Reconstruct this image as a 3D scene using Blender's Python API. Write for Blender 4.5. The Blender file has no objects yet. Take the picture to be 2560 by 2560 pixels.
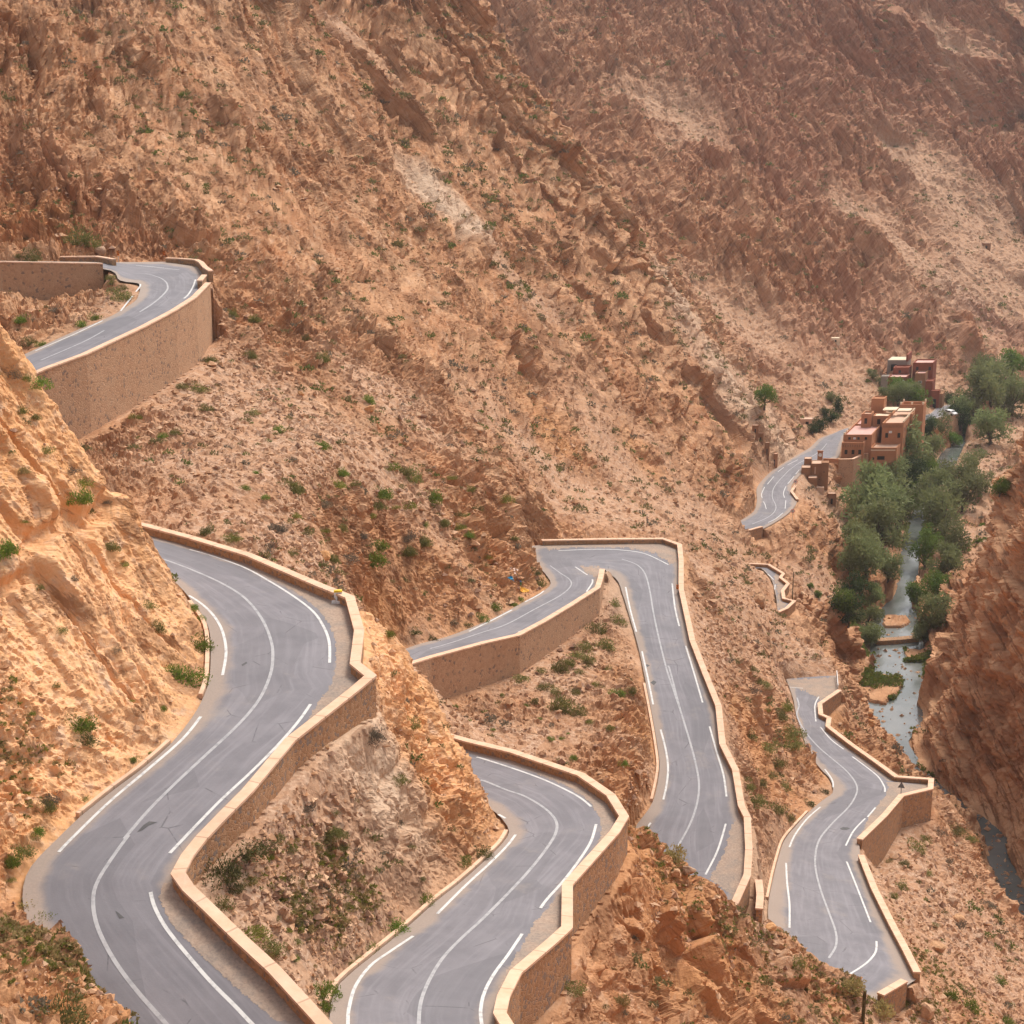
import bpy, bmesh, math, random
import numpy as np
from mathutils import Vector
from mathutils.bvhtree import BVHTree
random.seed(7); np.random.seed(7)
R = math.radians
scene = bpy.context.scene
COL = scene.collection

# ------------------------------------------------------------------ camera
FPX, CX, CY = 4107.7, 1280.0, 1280.0        # focal length and centre, in pixels of the 2560 px photograph
PITCH = math.atan(1075.0/FPX)               # looking down into the gorge
CT, ST = math.cos(PITCH), math.sin(PITCH)
CAMZ = 120.0
cd = bpy.data.cameras.new('camera'); cam = bpy.data.objects.new('camera', cd); COL.objects.link(cam)
cam.location = (0, 0, CAMZ); cam.rotation_euler = (R(90)-PITCH, 0, 0)
cd.sensor_width = 36; cd.lens = 36*FPX/2560; cd.clip_start = 1; cd.clip_end = 6000
scene.camera = cam

# ------------------------------------------------------------------ sky, sun, exposure
SUN_EL, SUN_AZ = 55, 32                     # degrees; azimuth clockwise from +Y
w = bpy.data.worlds.new('World'); scene.world = w; w.use_nodes = True
nt = w.node_tree; bg = nt.nodes['Background']
sky = nt.nodes.new('ShaderNodeTexSky'); sky.sky_type = 'NISHITA'; sky.sun_disc = False
sky.sun_elevation = R(SUN_EL); sky.sun_rotation = R(SUN_AZ); sky.air_density = 1.0; sky.dust_density = 4.0; sky.ozone_density = 0.6
hsv = nt.nodes.new('ShaderNodeHueSaturation'); hsv.inputs['Saturation'].default_value = 0.42   # thin overcast: a pale sky
nt.links.new(sky.outputs[0], hsv.inputs['Color']); nt.links.new(hsv.outputs[0], bg.inputs[0])
bg.inputs[1].default_value = 0.15
sd = bpy.data.lights.new('sun', 'SUN'); sun = bpy.data.objects.new('sun', sd); COL.objects.link(sun)
sd.energy = 1.9; sd.angle = R(18); sd.color = (1.0, .93, .83)
sun.rotation_euler = (R(90-SUN_EL), 0, R(180-SUN_AZ))
sun.location = (0, 0, 400)
scene.view_settings.view_transform = 'Standard'; scene.view_settings.look = 'None'
scene.view_settings.gamma = 1; scene.view_settings.exposure = 0.47
scene.cycles.max_bounces = 4; scene.cycles.diffuse_bounces = 3; scene.cycles.glossy_bounces = 2
scene.cycles.volume_bounces = 0; scene.cycles.transmission_bounces = 2; scene.cycles.transparent_max_bounces = 8

# ------------------------------------------------------------------ helpers
def V(k, x0, y0):
    return lambda x, y: (x0+x/k, y0+y/k)
V0 = V(.75469, 0, 0); V1 = V(2.14667, 0, 500); V2 = V(1.932, 0, 1300); V3 = V(2.14667, 0, 1900)
V4 = V(2.14667, 800, 1300); V5 = V(2.14667, 800, 1800); V6 = V(2.0125, 1600, 1600); V7 = V(2.415, 1760, 800)
V8 = V(2.415, 1760, 1300); V9 = V(7.431, 1880, 1060); VA = V(6.232, 250, 630); VB = V(4.83, 2200, 850)
VH = V(8.05, 2080, 980); VU = V(8.05, 2160, 860); VT = V(1.932, 2160, 1000); VS = lambda x, y: (x, y)
def drop(py):                                # metres of drop per metre of depth along the view axis
    return ST + (py-CY)/FPX*CT
def at_z(px, py, Z):                         # a point seen at (px,py) at depth Z -> world
    vy = (py-CY)/FPX
    return Vector((Z*(px-CX)/FPX, Z*(CT-vy*ST), CAMZ - Z*(ST+vy*CT)))
def at_h(px, py, h):                         # a point seen at (px,py), h metres below the camera -> world
    return at_z(px, py, h/drop(py))
def project(P):
    P = np.asarray(P, dtype=float); z = P[..., 2]-CAMZ
    d = P[..., 1]*CT - z*ST; u = P[..., 1]*ST + z*CT
    d = np.where(np.abs(d) < 1e-3, 1e-3, d)
    return np.stack([CX+FPX*P[..., 0]/d, CY-FPX*u/d, d], -1)
def tag(o, label=None, cat=None, group=None, kind=None):
    if label: o['label'] = label
    if cat: o['category'] = cat
    if group: o['group'] = group
    if kind: o['kind'] = kind
    return o
def mesh_obj(name, verts, faces, mat=None, parent=None, smooth=False, uv=None):
    me = bpy.data.meshes.new(name)
    me.from_pydata([tuple(v) for v in verts], [], faces); me.update()
    if mat is not None:
        for m in (mat if isinstance(mat, (list, tuple)) else [mat]): me.materials.append(m)
    if smooth:
        me.polygons.foreach_set('use_smooth', [True]*len(me.polygons))
    if uv is not None:
        ul = me.uv_layers.new(name='UVMap')
        li = np.zeros(len(me.loops), dtype=np.int32); me.loops.foreach_get('vertex_index', li)
        ul.data.foreach_set('uv', np.asarray(uv, dtype=np.float32)[li].ravel())
    o = bpy.data.objects.new(name, me); COL.objects.link(o)
    if parent is not None: o.parent = parent
    return o
def np_mesh(name, verts, tris, mat=None, parent=None, smooth=True, attrs=None):
    me = bpy.data.meshes.new(name)
    verts = np.asarray(verts, dtype=np.float32); tris = np.asarray(tris, dtype=np.int32); k = tris.shape[1]
    me.vertices.add(len(verts)); me.vertices.foreach_set('co', verts.ravel())
    me.loops.add(tris.size); me.loops.foreach_set('vertex_index', tris.ravel())
    me.polygons.add(len(tris))
    me.polygons.foreach_set('loop_start', np.arange(0, tris.size, k, dtype=np.int32))
    me.polygons.foreach_set('loop_total', np.full(len(tris), k, dtype=np.int32))
    me.polygons.foreach_set('use_smooth', np.full(len(tris), smooth, dtype=bool))
    me.update(calc_edges=True)
    for an, av in (attrs or {}).items():
        if av.ndim == 1:
            at = me.attributes.new(an, 'FLOAT', 'POINT'); at.data.foreach_set('value', av.astype(np.float32))
        else:
            at = me.attributes.new(an, 'FLOAT_COLOR', 'POINT')
            at.data.foreach_set('color', np.c_[av, np.ones(len(av))].astype(np.float32).ravel())
    if mat is not None: me.materials.append(mat)
    o = bpy.data.objects.new(name, me); COL.objects.link(o)
    if parent is not None: o.parent = parent
    return o
class MB:                                    # collects shapes into one mesh
    def __init__(s): s.v = []; s.f = []
    def add(s, vs, fs):
        b = len(s.v); s.v += [tuple(v) for v in vs]; s.f += [tuple(b+i for i in f) for f in fs]; return s
    def prism(s, foot, z0, z1):              # vertical prism over a footprint of (x,y)
        n = len(foot)
        a = sum(foot[i][0]*foot[(i+1) % n][1]-foot[(i+1) % n][0]*foot[i][1] for i in range(n))
        if a < 0: foot = foot[::-1]
        vs = [(x, y, z0) for x, y in foot]+[(x, y, z1) for x, y in foot]
        fs = [tuple(range(n-1, -1, -1)), tuple(range(n, 2*n))]+[(i, (i+1) % n, n+(i+1) % n, n+i) for i in range(n)]
        return s.add(vs, fs)
    def box(s, x0, x1, y0, y1, z0, z1): return s.prism([(x0, y0), (x1, y0), (x1, y1), (x0, y1)], z0, z1)
    def tube(s, pts, rs, n=7):
        pts = [Vector(p) for p in pts]; rs = rs if hasattr(rs, '__len__') else [rs]*len(pts)
        vs = []; fs = []
        for i, p in enumerate(pts):
            d = (pts[min(i+1, len(pts)-1)]-pts[max(i-1, 0)]).normalized()
            a = d.orthogonal().normalized(); b = d.cross(a)
            for j in range(n):
                t = 2*math.pi*j/n; vs.append(p+(a*math.cos(t)+b*math.sin(t))*rs[i])
        for i in range(len(pts)-1):
            for j in range(n):
                fs.append((i*n+j, i*n+(j+1) % n, (i+1)*n+(j+1) % n, (i+1)*n+j))
        fs.append(tuple(range(n-1, -1, -1))); fs.append(tuple((len(pts)-1)*n+j for j in range(n)))
        return s.add(vs, fs)
    def build(s, name, mat=None, parent=None, smooth=False): return mesh_obj(name, s.v, s.f, mat, parent, smooth)
def empty(name, loc, rz=0):
    o = bpy.data.objects.new(name, None); COL.objects.link(o); o.location = loc; o.rotation_euler = (0, 0, rz); o.empty_display_size = .3
    return o
def copy_tree(o, parent=None):
    c = o.copy(); COL.objects.link(c)
    if parent is not None: c.parent = parent
    for ch in list(o.children): copy_tree(ch, c)
    return c
# ---- node helper
def new_mat(name, rough=.9, spec=.2):
    m = bpy.data.materials.new(name); m.use_nodes = True
    b = m.node_tree.nodes['Principled BSDF']; b.inputs['Roughness'].default_value = rough
    b.inputs['Specular IOR Level'].default_value = spec
    return m, m.node_tree, b
class NG:
    def __init__(s, nt): s.nt = nt
    def n(s, t, **kw):
        x = s.nt.nodes.new(t)
        for k, v in kw.items():
            if k.startswith('_'): setattr(x, k[1:], v)
        return x
    def link(s, a, b): s.nt.links.new(a, b)
    def val(s, sock, v):
        if hasattr(v, 'links') or isinstance(v, bpy.types.NodeSocket): s.link(v, sock)
        else: sock.default_value = v
    def pos(s): return s.n('ShaderNodeNewGeometry').outputs['Position']
    def mapping(s, vec, rot=(0, 0, 0), scale=(1, 1, 1)):
        x = s.n('ShaderNodeMapping'); s.link(vec, x.inputs[0]); x.inputs['Rotation'].default_value = rot; x.inputs['Scale'].default_value = scale
        return x.outputs[0]
    def noise(s, vec, scale, detail=4, rough=.55, dist=0):
        x = s.n('ShaderNodeTexNoise'); s.link(vec, x.inputs['Vector']); x.inputs['Scale'].default_value = scale
        x.inputs['Detail'].default_value = detail; x.inputs['Roughness'].default_value = rough; x.inputs['Distortion'].default_value = dist
        return x.outputs['Fac']
    def voro(s, vec, scale, feat='F1', out='Color', rnd=1):
        x = s.n('ShaderNodeTexVoronoi', _feature=feat); s.link(vec, x.inputs['Vector']); x.inputs['Scale'].default_value = scale
        x.inputs['Randomness'].default_value = rnd
        return x.outputs[out]
    def ramp(s, fac, a, b, c0=0., c1=1.):
        x = s.n('ShaderNodeMapRange', _interpolation_type='SMOOTHSTEP'); s.val(x.inputs[0], fac)
        x.inputs[1].default_value = a; x.inputs[2].default_value = b; x.inputs[3].default_value = c0; x.inputs[4].default_value = c1
        return x.outputs[0]
    def math(s, op, a, b=0.):
        x = s.n('ShaderNodeMath', _operation=op); s.val(x.inputs[0], a); s.val(x.inputs[1], b); return x.outputs[0]
    def mix(s, fac, a, b, blend='MIX'):
        x = s.n('ShaderNodeMix', _data_type='RGBA', _blend_type=blend); s.val(x.inputs[0], fac)
        for sock, v in ((x.inputs[6], a), (x.inputs[7], b)):
            if isinstance(v, tuple): sock.default_value = (*v, 1)
            else: s.link(v, sock)
        return x.outputs[2]
    def bump(s, height, strength, dist, normal=None):
        x = s.n('ShaderNodeBump'); s.link(height, x.inputs['Height']); x.inputs['Strength'].default_value = strength; x.inputs['Distance'].default_value = dist
        if normal is not None: s.link(normal, x.inputs['Normal'])
        return x.outputs[0]
    def attr(s, name, out='Fac'):
        x = s.n('ShaderNodeAttribute', _attribute_name=name); return x.outputs[out]
    def hsv(s, col, h=.5, sat=1., v=1.):
        x = s.n('ShaderNodeHueSaturation'); s.link(col, x.inputs['Color'])
        for k, q in (('Hue', h), ('Saturation', sat), ('Value', v)): s.val(x.inputs[k], q)
        return x.outputs[0]
T_PX, N_SCRUB, N_STONE, HAZE = 2.5, 8500, 14000, .0001
# ------------------------------------------------------------------ roads: rows of (left edge, right edge, metres below the camera)
# an edge given with cap=True was read off the top of the parapet, CAPH above the road
CAPH = .6
def rowset(rows, dh=0.):
    out = []
    for L, Rr, h in rows:
        h += dh
        def up(e):
            cap = len(e) == 3
            return at_h(e[0], e[1], h-(CAPH if cap else 0))
        l, r = up(L), up(Rr); l.z = r.z = CAMZ-h
        out.append((l, r))
    return out
def c_(p): return (p[0], p[1], 1)
ROAD_A = rowset([((-60, 668), (-60, 650), 17.8), ((0, 668), (0, 652), 18.2), ((256, 672), (256, 655), 19.), ((300, 701), (362, 655), 19.6),
    ((344, 708), (415, 654), 20.), ((350, 720), VA(1500, 230), 20.2), ((347, 735), VA(1640, 310), 20.4), ((338, 752), c_((520, 706)), 20.8),
    ((301, 777), c_(V1(1040, 520)), 21.2), ((261, 798), c_(V1(930, 590)), 21.6), ((186, 828), c_(V1(760, 680)), 22.2),
    ((88, 873), c_(V1(450, 825)), 22.9), ((20, 905), c_(V1(245, 900)), 23.3), ((-60, 940), c_((20, 960)), 24.), ((-140, 975), c_((-70, 1000)), 24.7)])
ROAD_D = rowset([((120, 1390), c_((120, 1262)), 27.), ((200, 1400), c_((200, 1275)), 27.2), ((330, 1415), c_(V2(690, 20)), 27.6), ((430, 1452), c_(V2(900, 75)), 28.),
    (V2(930, 395), c_(V2(1200, 165)), 28.3), (V2(990, 480), c_(V2(1550, 315)), 28.6), (V2(1012, 540), c_(V2(1690, 370)), 28.8),
    (V2(1018, 620), c_(V2(1735, 530)), 29.), (V2(1012, 760), c_(V2(1715, 690)), 29.2), (V2(985, 850), c_(V2(1790, 750)), 29.4),
    (V2(930, 950), c_(V2(1700, 825)), 29.6), (V2(830, 1075), c_(V2(1560, 935)), 29.8), (V2(700, 1190), c_(V2(1400, 1060)), 30.1),
    (V2(540, 1310), c_(V3(1330, 160)), 30.5), (V2(390, 1430), c_(V3(1200, 290)), 30.8), (V3(300, 430), c_(V3(1080, 415)), 31.1),
    (V3(200, 530), c_(V3(1005, 510)), 31.3), (V3(140, 620), c_(V3(955, 605)), 31.5), (V3(120, 740), c_(V3(1010, 685)), 31.8),
    (V3(150, 880), c_(V3(1120, 790)), 32.1), (V3(230, 1050), c_(V3(1290, 955)), 32.6), (V3(350, 1220), c_(V3(1470, 1120)), 33.1),
    (V3(520, 1420), c_(V3(1700, 1370)), 33.8), ((330, 2680), c_((880, 2640)), 34.5), ((450, 2800), c_((980, 2760)), 35.)], 1.7)
ROAD_E = rowset([((770, 2760), c_((1330, 2660)), 40.2), (V5(40, 1680), c_(V5(1020, 1660)), 41.2), (V5(60, 1520), c_(V5(965, 1570)), 41.7),
    (V5(110, 1410), c_(V5(985, 1480)), 42.), (V5(280, 1265), c_(V5(1050, 1350)), 42.5), (V5(470, 1110), c_(V5(1250, 1180)), 43.),
    (V5(620, 975), c_(V5(1326, 1110)), 43.2), (V5(760, 865), c_(V5(1328, 880)), 43.8), (V5(900, 740), c_(V5(1400, 800)), 44.1),
    (V5(980, 660), c_(V5(1580, 600)), 44.5), (V5(1015, 600), c_(V5(1632, 515)), 44.8), (V5(985, 540), c_(V5(1560, 400)), 45.),
    (V5(920, 480), c_(V5(1400, 290)), 45.3), (V5(800, 420), c_(V5(1030, 165)), 45.8), (V5(640, 350), c_(V5(800, 110)), 46.4), ((1000, 1930), c_((1080, 1825)), 47.)], -2.3)
ROAD_F = rowset([((930, 1650), c_((970, 1680)), 48.), ((977, 1635), c_((1023, 1658)), 48.4), (V4(535, 665), c_(V4(585, 735)), 49.), (V4(700, 620), c_(V4(880, 655)), 49.6),
    (V4(900, 540), c_(V4(1060, 615)), 50.), (V4(1020, 480), c_(V4(1200, 540)), 50.4), (V4(1110, 430), c_(V4(1350, 450)), 50.8),
    (V4(1200, 380), c_(V4(1490, 360)), 51.1), (V4(1238, 340), c_(V4(1505, 310)), 51.3), (V4(1210, 290), c_(V4(1515, 262)), 51.5),
    (V4(1140, 210), V4(1530, 268), 51.8), (V4(1125, 150), V4(1535, 272), 52.), (c_(V4(1190, 107)), V4(1540, 276), 52.2),
    (c_(V4(1500, 101)), V4(1550, 285), 52.5), (c_(V4(1840, 98)), V4(1570, 300), 53.), (c_(V4(1930, 130)), V4(1600, 330), 53.3),
    (c_((1703, 1400)), V4(1625, 400), 53.6), (c_((1703, 1471)), V4(1665, 530), 54.2), (c_((1731, 1600)), V4(1710, 690), 54.9),
    (c_(V6(330, 170)), V4(1750, 880), 55.6), (c_(V6(395, 330)), V4(1785, 1060), 56.4), (c_(V6(415, 520)), V4(1812, 1220), 57.2),
    (c_(V6(480, 650)), V4(1822, 1340), 57.7), (c_(V6(510, 830)), V5(1790, 430), 58.4), (c_(V6(540, 890)), V5(1740, 510), 58.7),
    (c_(V6(548, 1050)), V5(1690, 590), 59.3), (c_(V6(540, 1180)), (1600, 2140), 59.8), (c_(V6(480, 1315)), (1640, 2200), 60.3), (c_((1790, 2310)), (1680, 2240), 61.)])
ROAD_C = rowset([(V6(735, 196), V6(985, 178), 76.2), (V6(750, 235), c_(V6(1005, 250)), 75.9), (V6(772, 300), c_(V6(905, 318)), 75.4), (V6(782, 360), c_(V6(910, 372)), 75.),
    (V6(800, 420), c_(V6(952, 390)), 74.7), (V6(815, 470), c_(V6(945, 432)), 74.4), (V6(850, 570), c_(V6(1060, 520)), 73.5), (V6(910, 650), c_(V6(1180, 605)), 72.7),
    (V6(950, 690), c_(V6(1290, 685)), 72.1), (V6(968, 730), c_(V6(1465, 698)), 71.8), (V6(968, 770), c_(V6(1462, 745)), 71.5), (V6(920, 805), c_(V6(1315, 780)), 71.1),
    (V6(850, 865), c_(V6(1230, 880)), 70.3), (V6(780, 940), c_(V6(1105, 1000)), 69.3), (V6(725, 1010), c_(V6(1112, 1080)), 68.7), (V6(695, 1100), c_(V6(1180, 1250)), 67.6),
    (V6(670, 1200), c_(V6(1270, 1430)), 66.3), (V6(650, 1300), c_(V6(1340, 1560)), 65.3), (V6(645, 1400), c_(V6(1395, 1670)), 64.6), (V6(680, 1490), c_(V6(1330, 1710)), 64.),
    (V6(740, 1560), c_(V6(1210, 1780)), 63.5), ((1945, 2392), (2085, 2452), 62.9)])
ROAD_G = rowset([(V8(260, 305), c_(V8(230, 262)), 82.5), (V8(300, 300), c_(V8(290, 262)), 82.3), (V8(340, 290), c_(V8(390, 267)), 82.1), (V8(385, 330), c_(V8(480, 322)), 81.9), (V8(412, 370), c_(V8(462, 345)), 81.6),
    (V8(422, 410), c_(V8(508, 382)), 81.3), (V8(432, 450), c_(V8(475, 425)), 81.), (V8(438, 480), c_(V8(482, 472)), 80.7), (V8(440, 510), c_(V8(545, 487)), 80.4),
    (V8(442, 545), c_(V8(500, 530)), 80.1), (V8(430, 570), c_(V8(450, 552)), 79.8)])
ROAD_H = rowset([(V7(60, 1275), V7(120, 1320), 83.), (V7(140, 1245), c_(V7(193, 1288)), 83.3), (V7(230, 1205), c_(V7(350, 1245)), 83.8), (V7(300, 1155), V7(480, 1190), 84.3),
    (V7(320, 1090), V7(545, 1130), 84.8), (V7(318, 1020), V7(560, 1080), 85.2), (V7(350, 970), V7(525, 1010), 85.6), (V7(420, 905), V7(585, 930), 86.2),
    (V7(540, 830), V7(650, 855), 86.9), (V7(640, 770), V7(800, 835), 87.4), (V7(700, 715), V7(828, 760), 87.8), (V7(790, 680), V7(850, 690), 88.3), ((2110, 1072), (2135, 1077), 88.6),
    ((2200, 1050), (2215, 1060), 89.2), ((2290, 1040), (2305, 1056), 89.7), ((2324, 1034), (2330, 1050), 90.), ((2345, 1016), (2365, 1040), 90.4), ((2385, 1008), (2400, 1026), 90.9), ((2450, 985), (2470, 1000), 91.5)])
RIVER = rowset([((2480, 1050), (2495, 1055), 97.6), ((2400, 1092), (2415, 1097), 98.), ((2358, 1140), (2385, 1150), 98.5), ((2328, 1200), (2346, 1205), 99.2), ((2295, 1270), (2314, 1275), 100.),
    ((2270, 1340), (2293, 1345), 100.7), ((2255, 1430), (2285, 1430), 101.5), ((2240, 1490), (2280, 1490), 102.), (V8(1060, 560), V8(1260, 580), 102.4), (V8(1035, 700), V8(1305, 700), 102.7),
    (V8(1035, 830), V8(1325, 830), 103.), (V8(1030, 925), V8(1310, 930), 103.2), (V8(955, 1020), V8(1300, 1040), 103.4), (V8(985, 1130), V8(1290, 1130), 103.5), (V8(995, 1250), V8(1280, 1250), 103.6),
    (V8(1060, 1335), V8(1200, 1330), 103.7), (V8(1190, 1430), V8(1260, 1440), 104.), (V8(1250, 1500), V8(1330, 1540), 104.4), (V6(1500, 735), V6(1550, 785), 104.9), (V6(1650, 850), V6(1710, 885), 105.3),
    (V6(1740, 960), V6(1810, 985), 105.8), (V6(1780, 1100), V6(1855, 1090), 106.2), (V6(1840, 1250), V6(1915, 1235), 106.7), (V6(1870, 1400), (2600, 2290), 107.2), (V6(1890, 1580), (2640, 2380), 107.8), ((2600, 2600), (2700, 2600), 108.3)])
def dense(rows, step=1.2, smoothL=True, smoothR=False):
    """Resample rows: Catmull-Rom on smooth sides, straight on walled ones."""
    L = []; Q = []; n = len(rows)
    def cr(P, i, t, sm):
        p1, p2 = P[i], P[i+1]
        if not sm: return p1.lerp(p2, t)
        p0 = P[max(i-1, 0)]; p3 = P[min(i+2, n-1)]
        return .5*((2*p1)+(p2-p0)*t+(2*p0-5*p1+4*p2-p3)*t*t+(3*p1-p0-3*p2+p3)*t**3)
    A = [r[0] for r in rows]; B = [r[1] for r in rows]
    for i in range(n-1):
        m = max(2, int(max((A[i+1]-A[i]).length, (B[i+1]-B[i]).length)/step))
        for k in range(m):
            t = k/m; l, r = cr(A, i, t, smoothL), cr(B, i, t, smoothR); L.append(l); Q.append(r)
    L.append(A[-1]); Q.append(B[-1])
    return L, Q
ROADS = {'A': (ROAD_A, 1, 0), 'D': (ROAD_D, 1, 0), 'E': (ROAD_E, 1, 0), 'F': (ROAD_F, 1, 1), 'C': (ROAD_C, 1, 0), 'G': (ROAD_G, 1, 0), 'H': (ROAD_H, 1, 1)}
DENSE = {k: dense(r, 1.2 if k != 'H' else 2.5, bool(a), bool(b)) for k, (r, a, b) in ROADS.items()}
# walls: (road, side, first row, last row, [metres from the road down to the ground outside] per row)
WALLS = [
    ('A', 1, 7, 14, [5.6, 6., 6., 6., 6.2, 6.4, 6.6, 6.6], 'tall stone retaining wall under the topmost hairpin', 'tall'),
    ('D', 1, 0, 24, [.5, .5, .5, .4, .4, .5, .7, .8, 1., 1.8, 1.3, 1.1, 1.1, 1.1, 1., 1., .9, .9, 1.2, 1.4, 1.8, 2.2, 2.6, 3., 3.], 'angular low wall with peach coping round the nearest bend', 'stone'),
    ('E', 1, 0, 15, [3.4, 3.2, 3.2, 3., 2.8, 2.6, 2.4, 2.6, 2.6, 2.2, 1.8, 2., 2.6, 3., 3., 3.], 'low wall with peach coping round the lower middle bend', 'stone'),
    ('F', 1, 0, 9, [3.8, 3.8, 3.7, 3.5, 3.2, 3., 2.7, 2.4, 2., 1.2], 'ochre retaining wall that ends at the tip of the middle hairpin', 'tall'),
    ('F', 0, 12, 28, [1.6, 1.6, 1.4, 1., .7, .5, .5, .5, .5, .5, .5, .6, .8, 1., 1.8, 3., 4.], 'long low wall along the outer side of the straight central road', 'stone'),
    ('C', 1, 1, 13, [1.4, 2., 2.2, 2.2, 2.2, 1.6, 1.5, 1.5, 2.8, 3., 3., 4., 5.], 'zigzag low wall above the river on the right hand road', 'stone'),
    ('C', 1, 14, 18, [1., .8, .8, .8, 1.], 'low wall along the lowest stretch of the right hand road', 'low'),
    ('C', 1, 19, 20, [1.6, 2.], 'short low wall closing the lowest hairpin at the bottom right', 'stone'),
    ('G', 1, 0, 10, [1.]*11, 'small zigzag parapet above the river gorge', 'stone'),
    ('H', 1, 1, 2, [1.8, 1.8], 'short low wall at the bend of the far road', 'stone'),
]
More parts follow.
